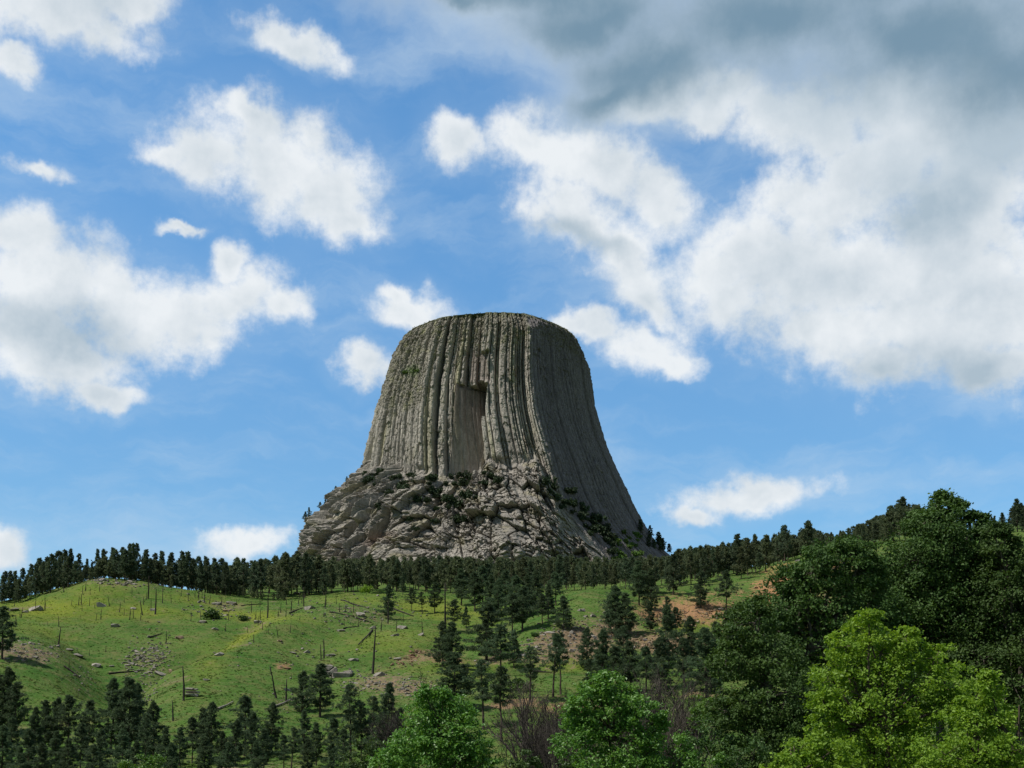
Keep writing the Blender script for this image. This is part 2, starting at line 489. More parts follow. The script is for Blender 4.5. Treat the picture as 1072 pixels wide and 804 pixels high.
def tps_fit():
    pts, val = [], []
    def add3(p):
        q, s, yd, _ = e_coords(p[0], p[1]); pts.append((q, s)); val.append(p[2] / yd * F0)
    for px, rows in GROUND_PX.items():
        for Y, py in rows:
            add3(P(px, py, Y))
    for px in (-420, -100, 250, 600, 900, 1200, 1500):
        u = (px - 536) / F0
        for Y, z in ((5, -1.8), (14, -2.0), (35, -4.0), (70, -4.6), (120, -4.8)):
            add3((u * Y, Y, z))
    for px, rows in {-260: [(180, -5), (300, 22), (420, 42), (700, 45), (1200, 55)], 1330: [(180, -4), (300, 30), (450, 90), (700, 130), (1200, 150)]}.items():
        for Y, z in rows:
            add3(((px - 536) / F0 * Y, Y, z))
    for px in (-300, 100, 500, 900, 1300):
        for Y, z in ((1500, 110), (3000, 120), (7000, 150), (15000, 200)):
            if px == 100 and Y == 1500: z = 75
            add3(((px - 536) / F0 * Y, Y, z))
    A = np.array(pts); v = np.array(val); n = len(A)
    d = np.linalg.norm(A[:, None] - A[None], axis=2) / 300
    K = np.where(d > 0, d * d * np.log(d + 1e-12), 0) + 0.002 * np.eye(n)
    Q = np.concatenate([np.ones((n, 1)), A / 300], 1)
    M = np.block([[K, Q], [Q.T, np.zeros((3, 3))]])
    sol = np.linalg.solve(M, np.concatenate([v, np.zeros(3)]))
    return A, sol


TPS_A, TPS_S = tps_fit()


def ground(X, Y):
    X = np.atleast_1d(np.asarray(X, float)); Y = np.atleast_1d(np.asarray(Y, float))
    out = np.empty(X.shape)
    flatX, flatY, fo = X.ravel(), Y.ravel(), out.ravel()
    n = len(TPS_A)
    for i in range(0, len(flatX), 20000):
        x, y = flatX[i:i + 20000], flatY[i:i + 20000]
        q, s, yd, a = e_coords(x, y)
        d = np.hypot(q[:, None] - TPS_A[None, :, 0], s[:, None] - TPS_A[None, :, 1]) / 300
        k = d * d * np.log(d + 1e-12)
        e = k @ TPS_S[:n] + TPS_S[n] + TPS_S[n + 1] * q / 300 + TPS_S[n + 2] * s / 300
        z = e / F0 * yd
        w = 1 - sstep(0.9, 2.4, np.abs(a))
        z = z * w + (-3.0) * (1 - w)
        fade = sstep(60, 220, yd) * (1 - 0.6 * sstep(500, 800, yd))
        for (A_, w_, line) in RELIEF:
            dmin = np.full(x.shape, 1e9)
            for (p0, p1) in zip(line[:-1], line[1:]):
                ax, ay, bx_, by_ = (p0[0] - 536) / F0 * p0[1], p0[1], (p1[0] - 536) / F0 * p1[1], p1[1]
                t = np.clip(((x - ax) * (bx_ - ax) + (y - ay) * (by_ - ay)) / ((bx_ - ax) ** 2 + (by_ - ay) ** 2), 0, 1)
                dmin = np.minimum(dmin, np.hypot(x - ax - t * (bx_ - ax), y - ay - t * (by_ - ay)))
            z = z + A_ * np.exp(-(dmin / w_) ** 2)
        z = z + fade * (1.7 * fbm(x / 30, y / 30, 3, 3) + 0.28 * fbm(x / 5, y / 5, 8, 2) + 0.10 * vnoise(x / 1.6, y / 1.6, 14))
        fo[i:i + 20000] = z
    return fo.reshape(X.shape)


RELIEF = [   # ravines and spurs: height, half width, line of (photo column, distance)
    (-3.6, 8, [(112, 246), (160, 270), (203, 292), (240, 318), (264, 350)]), (-2.6, 7, [(58, 318), (95, 280), (112, 258), (128, 232)]), (2.2, 9, [(185, 258), (215, 276), (250, 300), (305, 322)]),
    (2.0, 10, [(-10, 262), (40, 268), (75, 290)]), (-1.8, 6, [(400, 282), (435, 290), (470, 300)]), (-2.2, 7, [(545, 268), (600, 276), (680, 270)]), (2.4, 11, [(560, 305), (610, 318), (640, 325)]),
    (-1.8, 6, [(650, 318), (700, 330), (760, 345)]), (1.8, 8, [(690, 300), (740, 312)]), (-1.6, 7, [(330, 330), (380, 345), (420, 365)]),
]


def gz(x, y):
    return float(ground(x, y)[0])


_YS = np.concatenate([np.arange(120, 470, 1.0), np.arange(470, 1000, 4.0)])


def ground_at(px, py, lo=140):
    """nearest ground point that the photo shows at this pixel"""
    pts = np.array([P(px, py, y) for y in _YS if y >= lo])
    g = ground(pts[:, 0], pts[:, 1])
    hit = np.where(g >= pts[:, 2])[0]
    i = hit[0] if len(hit) else len(pts) - 1
    return np.array([pts[i, 0], pts[i, 1], g[i]])


BANKS = [   # bare soil and rock: photo x, y, half width, half height, tilt, strength, redness
    (720, 640, 62, 16, -6, 1.0, 0.9), (815, 615, 26, 20, -35, 1.2, 1.0), (865, 598, 40, 14, -20, 0.9, 1.0), (690, 674, 60, 13, 4, 0.9, 0.5), (600, 672, 62, 22, -12, 0.95, 0.35),
    (410, 717, 60, 13, 4, 0.75, 0.2), (440, 688, 30, 9, -15, 0.7, 0.5), (20, 682, 48, 11, 6, 0.75, 0.15), (465, 690, 26, 9, 0, 0.7, 0.7), (160, 690, 26, 24, -25, 0.42, 0.1),
    (545, 735, 40, 5, -6, 0.9, 0.6), (600, 742, 40, 7, 0, 0.9, 0.7), (240, 634, 26, 7, 5, 0.5, 0.1), (375, 645, 55, 10, 5, 0.35, 0.1), (297, 698, 12, 4, 0, 1.0, 0.8),
    (640, 660, 40, 10, -15, 0.8, 0.5), (520, 690, 30, 6, -5, 0.6, 0.4), (730, 727, 30, 6, 0, 0.6, 0.6), (310, 735, 30, 12, -20, 0.35, 0.2), (770, 650, 30, 30, 0, 0.5, 0.6),
    (130, 612, 50, 5, 5, 0.4, 0.1), (85, 712, 16, 22, -40, 0.25, 0.1), (850, 640, 60, 40, -30, 0.5, 0.7),
]
YELLOWS = [   # drifts of yellow flowers and dry light grass
    (60, 638, 80, 14, -3, 1.0), (140, 640, 60, 10, 3, 0.8), (262, 645, 62, 7, 4, 0.9), (255, 668, 45, 6, -35, 1.0), (90, 625, 60, 12, -12, 0.55), (205, 628, 60, 8, 6, 0.5),
    (450, 637, 50, 12, 4, 0.9), (490, 645, 40, 12, 0, 0.6), (410, 672, 60, 14, -5, 0.5), (40, 660, 50, 8, 12, 0.4), (720, 655, 36, 9, -4, 0.7), (480, 700, 60, 9, 0, 0.5), (215, 700, 40, 18, -45, 0.35),
    (600, 695, 60, 10, 0, 0.5), (380, 628, 60, 6, 0, 0.5),
]


def ell(px, py, e):
    c, s = math.cos(math.radians(e[4])), math.sin(math.radians(e[4]))
    dx, dy = px - e[0], py - e[1]
    return np.hypot((dx * c + dy * s) / e[2], (-dx * s + dy * c) / e[3])


def soil_masks(X, Y, Z):
    px, py = proj(X, np.maximum(Y, 5.0), Z)
    vis = (Y > 150) & (Y < 470)
    wob = fbm(X / 9, Y / 9, 31, 4) * 0.55 + fbm(X / 2.2, Y / 2.2, 37, 2) * 0.3
    dirt = np.zeros(X.shape); red = np.zeros(X.shape); yel = np.zeros(X.shape)
    for b in BANKS:
        m = np.clip(1.35 - ell(px, py, b) + wob, 0, 1) * b[5]
        red = np.where(m > dirt, b[6], red)
        dirt = np.maximum(dirt, m)
    for b in YELLOWS:
        yel = np.maximum(yel, np.clip(1.25 - ell(px, py, b) + wob, 0, 1) * b[5])
    # elsewhere: worn patches
    worn = sstep(0.32, 0.62, fbm(X / 13 + 40, Y / 13, 51, 4)) * 0.45
    dirt = np.where(vis, np.maximum(dirt, worn * (Y < 470)), 0.15)
    return np.clip(dirt, 0, 1), np.clip(red, 0, 1), np.where(vis, np.clip(yel, 0, 1), 0)


def grass_color(g):
    pos = g.n('ShaderNodeNewGeometry').outputs['Position']
    n1 = g.noise(pos, 0.05, 5, 0.6)
    n2 = g.noise(pos, 0.35, 5, 0.65)
    n3 = g.noise(pos, 2.2, 4, 0.7)
    at = lambda nm: g.n('ShaderNodeAttribute', attribute_name=nm).outputs['Fac']
    c = g.mix(g.ramp(n1, 0.35, 0.65), (0.050, 0.122, 0.022), (0.094, 0.166, 0.034))
    c = g.mix(g.math('MULTIPLY', g.ramp(n2, 0.42, 0.68), 0.70), c, (0.155, 0.165, 0.058))
    c = g.mix(g.math('MULTIPLY', g.ramp(n3, 0.48, 0.72), 0.62), c, (0.055, 0.100, 0.022))
    c = g.mix(g.math('MULTIPLY', g.ramp(g.noise(pos, 0.11, 6, 0.7), 0.52, 0.72), 0.6), c, (0.185, 0.165, 0.070))
    c = g.mix(g.math('MULTIPLY', g.ramp(g.noise(pos, 0.19, 5, 0.7, 0.6), 0.56, 0.74), 0.55), c, (0.045, 0.082, 0.022))
    y = g.math('MULTIPLY', at('yellow'), g.ramp(n3, 0.25, 0.6, 0.35, 1.0))
    c = g.mix(g.math('MULTIPLY', y, 0.62), c, (0.25, 0.265, 0.030))
    return c, pos, n1, n2, n3, at


def ground_material():
    m, g, out = material('hillside')
    c, pos, n1, n2, n3, at = grass_color(g)
    n4 = g.noise(pos, 0.9, 6, 0.7)
    soil = g.mix(g.math('POWER', at('red'), 1.7), (0.150, 0.118, 0.080), (0.42, 0.215, 0.100))
    soil = g.mix(g.math('MULTIPLY', g.ramp(n4, 0.3, 0.7), g.math('SUBTRACT', 1.0, g.math('MULTIPLY', at('red'), 0.6))), soil, (0.26, 0.195, 0.125))
    soil = g.mix(g.math('MULTIPLY', g.ramp(n3, 0.5, 0.72), 0.6), soil, (0.07, 0.062, 0.042))
    d = g.ramp(g.math('ADD', at('dirt'), g.math('MULTIPLY', g.math('SUBTRACT', n4, 0.5), 3.2)), 0.25, 0.90)
    c = g.mix(d, c, soil)
    h = g.math('ADD', n3, g.math('MULTIPLY', n4, 1.5))
    principled(g, out, c, 1.0, 0.05, h, 0.5, 0.7)
    return m


M_GROUND = ground_material()


def build_ground():
    da = np.concatenate([np.linspace(-180, -34, 60, endpoint=False), np.linspace(-34, -25, 30, endpoint=False), np.linspace(-25, 25, 640, endpoint=False),
                         np.linspace(25, 34, 30, endpoint=False), np.linspace(34, 180, 60, endpoint=False)])
    rr = np.concatenate([[2.0, 5.0, 10.0], np.geomspace(16, 150, 40, endpoint=False), np.geomspace(150, 480, 440, endpoint=False), np.geomspace(480, 1000, 70, endpoint=False), np.geomspace(1000, 16000, 30)])
    a = np.radians(da)
    A, R = np.meshgrid(a, rr)
    X, Y = np.sin(A) * R, np.cos(A) * R
    Z = ground(X, Y)
    dirt, red, yel = soil_masks(X, Y, Z)
    # bare banks are rougher
    Z = Z + np.where((Y > 150) & (Y < 470), sstep(0.35, 0.9, dirt) * (0.9 * fbm(X / 4, Y / 4, 61, 3) + 0.35 * fbm(X / 1.2, Y / 1.2, 67, 2)), 0)
    nr, na = X.shape
    V = np.stack([X, Y, Z], -1).reshape(-1, 3)
    i = np.arange(nr - 1)[:, None] * na; j = np.arange(na)[None, :]; j2 = (j + 1) % na
    F = np.stack([i + j, i + na + j, i + na + j2, i + j2], -1).reshape(-1, 4)
    V = np.concatenate([V, [[0, 0, gz(0, 1)]]]); c = len(V) - 1
    jj = np.arange(0, na - 1, 2)
    F = np.concatenate([F, np.stack([jj, jj + 1, (jj + 2) % na, np.full(len(jj), c)], -1)])
    ap = lambda q: np.concatenate([q.ravel(), [0.0]])
    me = mesh_np('ground', V, F[:, ::-1], M_GROUND, smooth=True, attrs={'dirt': ap(dirt), 'red': ap(red), 'yellow': ap(yel)})
    tag(link('ground', me), kind='structure')


build_ground()


def grass_material():
    m, g, out = material('grass_blades')
    c, pos, n1, n2, n3, at = grass_color(g)
    r = g.n('ShaderNodeNewGeometry').outputs['Random Per Island']
    c = g.mix(g.math('MULTIPLY', g.ramp(r, 0.5, 1.0), 0.5), c, (0.16, 0.17, 0.05))
    b = g.n('ShaderNodeBsdfPrincipled'); g.put(b.inputs['Base Color'], c); b.inputs['Roughness'].default_value = 0.8
    b.inputs['Specular IOR Level'].default_value = 0.1
    t = g.n('ShaderNodeBsdfTranslucent'); g.put(t.inputs['Color'], c)
    mx = g.n('ShaderNodeMixShader'); mx.inputs[0].default_value = 0.5
    g.t.links.new(b.outputs[0], mx.inputs[1]); g.t.links.new(t.outputs[0], mx.inputs[2]); g.t.links.new(mx.outputs[0], out.inputs[0])
    return m


def build_grass(n=80000):
    r = np.random.default_rng(21)
    q = r.uniform(-0.43, 0.43, n); Y = np.exp(r.uniform(math.log(150), math.log(440), n)); X = q * Y
    keep = r.uniform(size=n) < 0.75 + 0.5 * fbm(X / 7, Y / 7, 71, 3)
    X, Y = X[keep], Y[keep]; Z = ground(X, Y)
    dirt, red, yel = soil_masks(X, Y, Z)
    k = r.uniform(size=len(X)) > sstep(0.25, 0.6, dirt) * 0.93
    X, Y, Z, yel = X[k], Y[k], Z[k], yel[k]
    n = len(X)
    h = r.uniform(0.07, 0.20, n) * (1 + 0.5 * (fbm(X / 5, Y / 5, 77, 2) > 0.25)); wv = r.uniform(0.16, 0.4, n)
    Vs, ys = [], []
    for k in range(2):
        an = r.uniform(0, math.pi, n); lean = r.normal(0, 0.15, (n, 2))
        dx, dy = np.cos(an) * wv, np.sin(an) * wv
        base = np.stack([X, Y, Z - 0.06], -1)
        a = base + np.stack([-dx * 0.5, -dy * 0.5, 0 * dx], -1); b = base + np.stack([dx * 0.5, dy * 0.5, 0 * dx], -1)
        c = base + np.stack([dx * 0.75 + lean[:, 0], dy * 0.75 + lean[:, 1], h], -1); d = base + np.stack([-dx * 0.75 + lean[:, 0], -dy * 0.75 + lean[:, 1], h * r.uniform(0.6, 1.1, n)], -1)
        Vs.append(np.stack([a, b, c, d], 1).reshape(-1, 3)); ys.append(np.repeat(yel, 4))
    V = np.concatenate(Vs)
    me = mesh_np('grass', V, np.arange(len(V)).reshape(-1, 4), grass_material(), attrs={'yellow': np.concatenate(ys)})
    tag(link('grass', me), 'short green and yellow flowering grass over the open hillside', kind='stuff')


build_grass()

# ------------------------------------------------------------------ the rock tower
TY = 975.0
SIL = [   # photo row, left edge, right edge (the silhouette lies at the distance of the axis)
    (352, 421, 609.5), (359, 418, 612), (367, 415.5, 614.5), (377, 412.5, 616.5), (389, 408.5, 618.3), (400, 405, 619.8), (414, 400.5, 622), (430, 396, 625.8), (440, 393, 628.5),
    (456, 390, 633), (470, 388, 638.5), (480, 385, 643), (490, 380, 647.5), (497, 371, 651), (505, 360, 655), (523, 345, 662.5), (541, 331, 672), (560, 318.5, 684), (572, 313, 696), (585, 307, 712), (600, 298, 728), (620, 285, 745), (655, 270, 765),
]


COL_L = [(352, 421), (359, 418), (377, 412.5), (400, 405), (430, 396), (456, 390), (483, 385), (510, 381), (540, 378), (655, 372)]   # left edge of the columns, hidden low down by the blocks
DEPTH = [(352, 103), (359, 104), (400, 110), (440, 116), (483, 122), (540, 128), (655, 134)]                                       # half depth towards the camera


def tower_section():
    """plan outline, x to the right, y away from the camera, one sharp corner towards the camera"""
    poly = np.array([(1.0, 0.28), (0.86, 0.62), (0.45, 0.92), (-0.35, 0.95), (-0.85, 0.6), (-1.0, 0.05), (-0.90, -0.42), (-0.50, -0.84), (-0.05, -0.97), (0.36, -0.985), (0.735, -0.38)])
    th = np.linspace(-math.pi, math.pi, 7200, endpoint=False)
    r = np.zeros(len(th))
    d = np.stack([np.cos(th), np.sin(th)], -1)
    for a, b in zip(poly, np.roll(poly, -1, 0)):
        e = b - a
        den = d[:, 0] * e[1] - d[:, 1] * e[0]
        t = (a[0] * e[1] - a[1] * e[0]) / np.where(abs(den) < 1e-9, 1e-9, den)
        u = (a[0] * d[:, 1] - a[1] * d[:, 0]) / np.where(abs(den) < 1e-9, 1e-9, den)
        ok = (t > 0) & (u >= -1e-6) & (u <= 1 + 1e-6)
        r = np.where(ok, t, r)
    k = np.arange(-150, 151)

    def blur(sig):
        w = np.exp(-0.5 * (k / sig) ** 2); w /= w.sum()
        return np.convolve(np.concatenate([r[-150:], r, r[:150]]), w, 'valid')
    soft, hard = blur(75.0), blur(7.0)
    tc = math.atan2(-0.985, 0.36)
    w = np.exp(-((th - tc) / 0.16) ** 2)
    r = soft * (1 - w) + hard * w
    x = r * np.cos(th); y = r * np.sin(th)
    x = np.where(x > 0, x / x.max(), x / -x.min())
    return th, x, y


def build_tower():
    th, sx0, sy0 = tower_section()
    sel = np.concatenate([np.linspace(-math.pi * 1.06, 0.06 * math.pi, 1000, endpoint=False), np.linspace(0.06 * math.pi, math.pi * 0.94, 130, endpoint=False)])
    wrap = (sel + math.pi) % (2 * math.pi) - math.pi
    sx = np.interp(wrap, th, sx0, period=2 * math.pi); sy = np.interp(wrap, th, sy0, period=2 * math.pi)
    tx, ty = np.gradient(sx), np.gradient(sy)
    nx, ny = ty, -tx
    nl = np.hypot(nx, ny); nx, ny = nx / nl, ny / nl
    arc = np.concatenate([[0], np.cumsum(np.hypot(np.diff(sx), np.diff(sy)))])      # in radii
    zt = [P(500, r[0], TY)[2] for r in SIL][::-1]
    xr = [P(r[2], r[0], TY)[0] for r in SIL][::-1]
    z_top = P(500, 359, TY)[2]
    zs = np.arange(zt[0], z_top, 0.5)
    R = np.interp(zs, zt, xr)
    L = np.interp(zs, [P(500, r[0], TY)[2] for r in COL_L][::-1], [P(r[1], r[0], TY)[0] for r in COL_L][::-1])
    rady = np.interp(zs, [P(500, r[0], TY)[2] for r in DEPTH][::-1], [P(536 + r[1], 600, TY)[0] for r in DEPTH][::-1])
    kk = np.exp(-0.5 * (np.arange(-12, 13) / 5.0) ** 2); kk /= kk.sum()
    sm = lambda q: np.convolve(np.pad(q, 12, 'edge'), kk, 'valid')
    L, R = sm(L), sm(R)
    R = R * (1 + 0.28 * rady / TY)                                               # the far edge of the shaded face lies beyond the axis
    mid, rad = (L + R) / 2, (R - L) / 2
    Zg, _ = np.meshgrid(zs, sel, indexing='ij')
    top = sstep(z_top - 18, z_top + 3, Zg)
    shr = 1 - 0.07 * top ** 2
    rnd = 0.6 * sstep(z_top - 16, z_top, Zg)
    X = mid[:, None] + rad[:, None] * (sx[None] * (1 - rnd) + np.cos(wrap)[None] * rnd) * shr
    Y = TY + rady[:, None] * (sy[None] * (1 - rnd) + np.sin(wrap)[None] * rnd) * shr
    px, py = proj(X, Y, Zg)
    front = (np.abs((wrap + math.pi / 2 + math.pi) % (2 * math.pi) - math.pi) < 1.75)[None, :] & np.ones(Zg.shape, bool)
    S = arc[None, :] * 84.0                                                       # metres along the wall at mid height
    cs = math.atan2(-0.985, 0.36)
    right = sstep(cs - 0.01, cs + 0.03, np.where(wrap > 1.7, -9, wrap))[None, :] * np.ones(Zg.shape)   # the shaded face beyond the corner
    # where the columns end and the broken blocks begin
    bx = [280, 372, 392, 430, 468, 480, 505, 540, 562, 572, 600, 640, 700, 760]
    by = [470, 488, 491, 493, 498, 494, 489, 482, 484, 495, 545, 588, 640, 700]
    bnd = np.interp(px, bx, by) + 15 * fbm(S / 7, Zg * 0 + 2.2, 5, 3) + 5 * vnoise(S / 2.8, Zg * 0 + 4.4, 110) + 3 * fbm(S / 2.5, Zg / 9, 6, 2)
    tal = sstep(-8.0, 8.0, py - bnd + 5 * vnoise(S / 2.1, Zg / 5, 130))
    over = np.maximum(py - bnd, 0) / 1300.0 * np.hypot(Y, X)                      # metres below the end of the columns
    bulge = over * np.clip(1.0 - 0.0030 * over, 0.4, 1.1) * (1 - 0.86 * right) * (1 - 0.20 * sstep(-0.45, -0.9, sx)[None, :])
    h01 = lambda q: hash2(q, q * 0, 77)
    # ---- columns
    ncol_s = [0.0]
    r = np.random.default_rng(5)
    while ncol_s[-1] < arc[-1] * 84 + 6:
        ncol_s.append(ncol_s[-1] + r.choice([r.uniform(1.2, 2.4), r.uniform(2.2, 3.6), r.uniform(3.4, 5.6)]))
    edges = np.array(ncol_s); nc = len(edges)
    Sw = S + 0.9 * vnoise(S / 34, Zg / 60, 11) + 0.2 * vnoise(S / 11, Zg / 18, 12)
    ci = np.clip(np.searchsorted(edges, Sw) - 1, 0, nc - 2)
    tt = (Sw - edges[ci]) / (edges[ci + 1] - edges[ci]) * 2 - 1
    clus = np.zeros(nc); c = 0
    while c < nc:                                                                # bundles of columns standing out or set back
        k = int(r.integers(2, 6)); clus[c:c + k] = r.uniform(-6.0, 4.6); c += k
    off = clus + r.normal(0, 0.8, nc)
    slots = r.uniform(size=nc) < 0.15
    off[slots] -= r.uniform(4.0, 8.0, slots.sum())                                # deep dark chimneys between the bundles
    nb = 28
    steps = np.where(r.uniform(size=(nc, nb)) < 0.16, r.normal(0, 1.2, (nc, nb)), 0)
    walk = np.cumsum(steps, 1); walk -= walk.mean(1)[:, None]
    zb = np.clip(((Zg - zs[0]) / (zs[-1] - zs[0]) * (nb - 1) + 1.3 * vnoise(ci * 3.7, Zg * 0, 15) + 0.25 * vnoise(S * 1.1, Zg / 3, 16)).astype(int), 0, nb - 1)
    coff = off[ci] + walk[ci, zb]
    s_c = float(S[0, np.argmin(np.abs(wrap - cs))])
    smooth_face = (1 - 0.80 * right) * (1 - 0.75 * np.exp(-((S - s_c) / 6.0) ** 2))
    groove = 2.6 * (1 - np.abs(tt) ** 5.0) - 0.8 * np.maximum(np.abs(tt) - 0.5, 0) + h01(ci) * 0.9 * tt - 2.2
    dcol = (coff * smooth_face + groove * (1 - 0.35 * right)) + 0.28 * fbm(S / 1.1, Zg / 2.6, 17, 3)
    f1, f2, rv, _, _ = worley(Sw / 1.6, Zg / 3.2 + 7.7 * h01(ci), 105)
    dcol = dcol + (rv - 0.5) * (0.9 - 0.45 * right) - 0.35 * sstep(0.14, 0.0, f2 - f1)
    # chipped faces: sections where blocks have fallen away
    f1, f2, rv, _, _ = worley(Sw / 2.2, Zg / 4.5, 21)
    chip = sstep(0.0, 0.35, fbm(S / 16, Zg / 26, 23, 3) + 0.10 - 0.28 * right)
    dcol = dcol + chip * ((rv - 0.5) * 2.0 - 0.5 * sstep(0.12, 0.0, f2 - f1))
    # ---- the fractured crest
    f1, f2, rv, _, _ = worley(S / 2.0 + 0.6 * vnoise(S / 3, Zg / 3, 91), Zg / 2.6 + 0.6 * vnoise(S / 3, Zg / 3, 92), 25)
    rub = (rv - 0.5) * 1.9 + 0.9 * (1 - f1) - 0.9 * sstep(0.16, 0.0, f2 - f1)
    topz = sstep(z_top - 46, z_top - 6, Zg + 12 * fbm(S / 20, Zg * 0, 26, 3) - 8 * right + 16 * sstep(470, 410, px))
    upper_left = sstep(0.0, 0.5, sstep(470, 425, px) * sstep(455, 400, py) + 0.4 * fbm(S / 12, Zg / 12, 28, 2) - 0.25)
    rubm = np.clip(np.maximum(topz, 0.75 * upper_left), 0, 1)
    dcol = dcol * (1 - 0.50 * rubm) + rub * rubm * 0.85
    # ---- the two alcoves in the front face
    def box(x0, x1, y0, y1, sx_=0.9, sy_=1.0):
        return sstep(x0 - sx_, x0 + sx_, px) * sstep(x1 + sx_, x1 - sx_, px) * sstep(y0 - sy_, y0 + sy_, py) * sstep(y1 + sy_ * 3, y1 - sy_ * 3, py)
    lean = (490 - py) * 0.10
    atop = 400 + 2.5 * vnoise(ci * 2.9, Zg * 0, 120)
    a1 = sstep(-0.6, 0.6, px - (468.5 + lean * 0.8)) * sstep(0.6, -0.6, px - (500 + lean * 0.9 + 3 * (py < 436))) * sstep(-1, 1, py - atop) * sstep(500, 490, py)
    a2 = box(487 + 3 * vnoise(ci * 1.7, Zg / 9, 102), 512 + 3 * vnoise(ci * 2.3, Zg / 11, 103), 366 + 6 * vnoise(ci * 3.1, Zg * 0, 104), 399)
    a3 = box(456, 468, 372, 470) * 0.45
    slot = sstep(398.0, 399.5, py) * sstep(404, 402.5, py) * sstep(477, 479, px) * sstep(513, 511, px)
    a1 = sstep(0.35, 0.65, a1 + 0.55 * fbm(S / 2.2, Zg / 6, 101, 3) * (a1 > 0.02) * (a1 < 0.98))
    alc = np.where(front, np.maximum(a1, 0), 0); alc2 = np.where(front, a2, 0); slot = np.where(front, slot, 0); a3 = np.where(front, a3, 0)
    flat = 0.45 * (1 - np.abs(tt) ** 3)
    dcol = dcol * (1 - alc) + alc * (-3.0 - 19.0 * np.clip((px - 469 - lean * 0.8) / 31, 0, 1) + flat + 0.15 * coff)
    dcol = dcol * (1 - 0.5 * alc2) - 2.6 * alc2
    dcol = dcol - 3.0 * a3 - 2.0 * slot * alc
    # small ledge above the alcove
    led = np.where(front, sstep(394, 396, py) * sstep(399.5, 398.0, py) * sstep(475, 480, px) * sstep(514, 511, px), 0)
    dcol = dcol + 0.5 * led
    # ---- broken blocks of the lower slope
    lt = sstep(500, 470, px)                                                     # leaning slabs on the left part
    ang = math.radians(-66)
    U1, W1 = S * math.cos(ang) + Zg * math.sin(ang), -S * math.sin(ang) + Zg * math.cos(ang)
    w_s, w_z = S * 1.4 + 3 * fbm(S / 14, Zg / 14, 41, 3), Zg + 3 * fbm(S / 14, Zg / 14, 42, 3)
    U1, W1 = w_s * math.cos(ang) - w_z * math.sin(ang), w_s * math.sin(ang) + w_z * math.cos(ang)

    def blocks(a, b, seed):
        f1, f2, rv, ox, oy = worley(a, b, seed)
        tiltx = hash2(np.floor(rv * 4096), np.floor(rv * 977), seed) - 0.5
        tilty = hash2(np.floor(rv * 2048), np.floor(rv * 577), seed + 1) - 0.5
        return (rv - 0.5) * 2.1 + 0.5 - 0.12 * f1 ** 2 + 2.2 * tiltx * ox + (1.6 * tilty - 0.5) * oy - 0.9 * sstep(0.11, 0.0, f2 - f1)
    va = np.clip(0.55 + 1.1 * fbm(S / 15, Zg / 15, 93, 2), 0.1, 1.3); vb = np.clip(0.6 + 1.1 * fbm(S / 11 + 7, Zg / 11, 94, 2), 0.1, 1.3)
    slab = blocks(U1 / 22, W1 / 8.0, 45) * 5.0 + va * blocks(U1 / 8, W1 / 4.0, 46) * 3.0
    blok = blocks(w_s / 8.5, w_z / 19, 47) * 4.4 + va * blocks(w_s / 3.6, w_z / 8.0, 48) * 2.8
    slab = slab + vb * blocks(U1 / 3.8, W1 / 2.2, 95) * 1.7 + 2.5 * fbm(U1 / 26, W1 / 14, 96, 3)
    blok = blok + vb * blocks(w_s / 2.3, w_z / 2.8, 97) * 1.8 + 2.5 * fbm(S / 18, Zg / 24, 98, 3)
    dt = slab * lt + blok * (1 - lt) + vb * blocks(w_s / 1.5, w_z / 1.5, 49) * 0.7 + 0.5 * fbm(S / 1.0, Zg / 1.0, 50, 3)
    gully = -5.0 * np.exp(-((px - 462 - (py - 500) * 0.12) / 9.0) ** 2) * sstep(500, 530, py) - 4.0 * np.exp(-((px - 398 - (py - 500) * 0.2) / 6) ** 2) * sstep(490, 520, py)
    rib = 4.0 * np.exp(-((px - 540) / 22.0) ** 2) * sstep(478, 500, py) - 3.0 * np.exp(-((px - 497) / 10) ** 2) * sstep(490, 510, py)
    cave = -6.0 * np.clip(1.2 - np.hypot((px - 438) / 9, (py - 577) / 8), 0, 1)
    dt = dt + np.where(front, gully + rib + cave, 0) - 5.0 + 1.5 * (1 - right)
    dt = np.where(front, dt, dt * 0.8) * (0.25 + 0.75 * sstep(2, 20, over)) + bulge
    D = dcol * (1 - tal) + dt * tal
    D = D * sstep(z_top + 0.3, z_top - 2.0, Zg) + 0.0
    # displacement points outwards and, low down, a little up
    up = tal * 0.12
    Xd, Yd, Zd = X + nx[None] * D, Y + ny[None] * D, Zg + up * D
    # ---- colour of the rock, with shade painted into the right face
    h = lambda k: hash2(ci, ci * 0 + k, 3)
    base = np.array([0.350, 0.324, 0.286])
    C = np.ones(Zg.shape + (3,)) * base
    C *= (0.82 + 0.36 * h(1))[..., None]
    C *= (1 + 0.25 * fbm(S / 6, Zg / 22, 53, 3))[..., None]
    mixc = lambda C, m, col: C * (1 - m[..., None]) + np.array(col) * m[..., None]
    lich = np.clip(sstep(0.60, 0.9, h(2)) * sstep(-0.2, 0.35, fbm(Sw / 3, Zg / 40, 55, 3)) + 0.35 * sstep(0.15, 0.5, fbm(S / 8, Zg / 14, 56, 3)), 0, 1)
    C = mixc(C, lich * 0.42, (0.37, 0.35, 0.165))
    C = mixc(C, 0.65 * sstep(0.25, 0.55, fbm(S / 5, Zg / 30, 57, 3)), (0.22, 0.20, 0.175))
    ru = np.clip(sstep(0.93, 0.97, h(4)) * sstep(0.0, 0.4, fbm(S / 6, Zg / 18, 58, 2)), 0, 1)
    C = mixc(C, ru * 0.5, (0.36, 0.22, 0.12))
    C = mixc(C, 0.88 * right, (0.160, 0.144, 0.154))  # right face painted darker and purplish to deepen its shade
    C = mixc(C, rubm * 0.6 * (1 - 0.8 * right), (0.185, 0.172, 0.13))
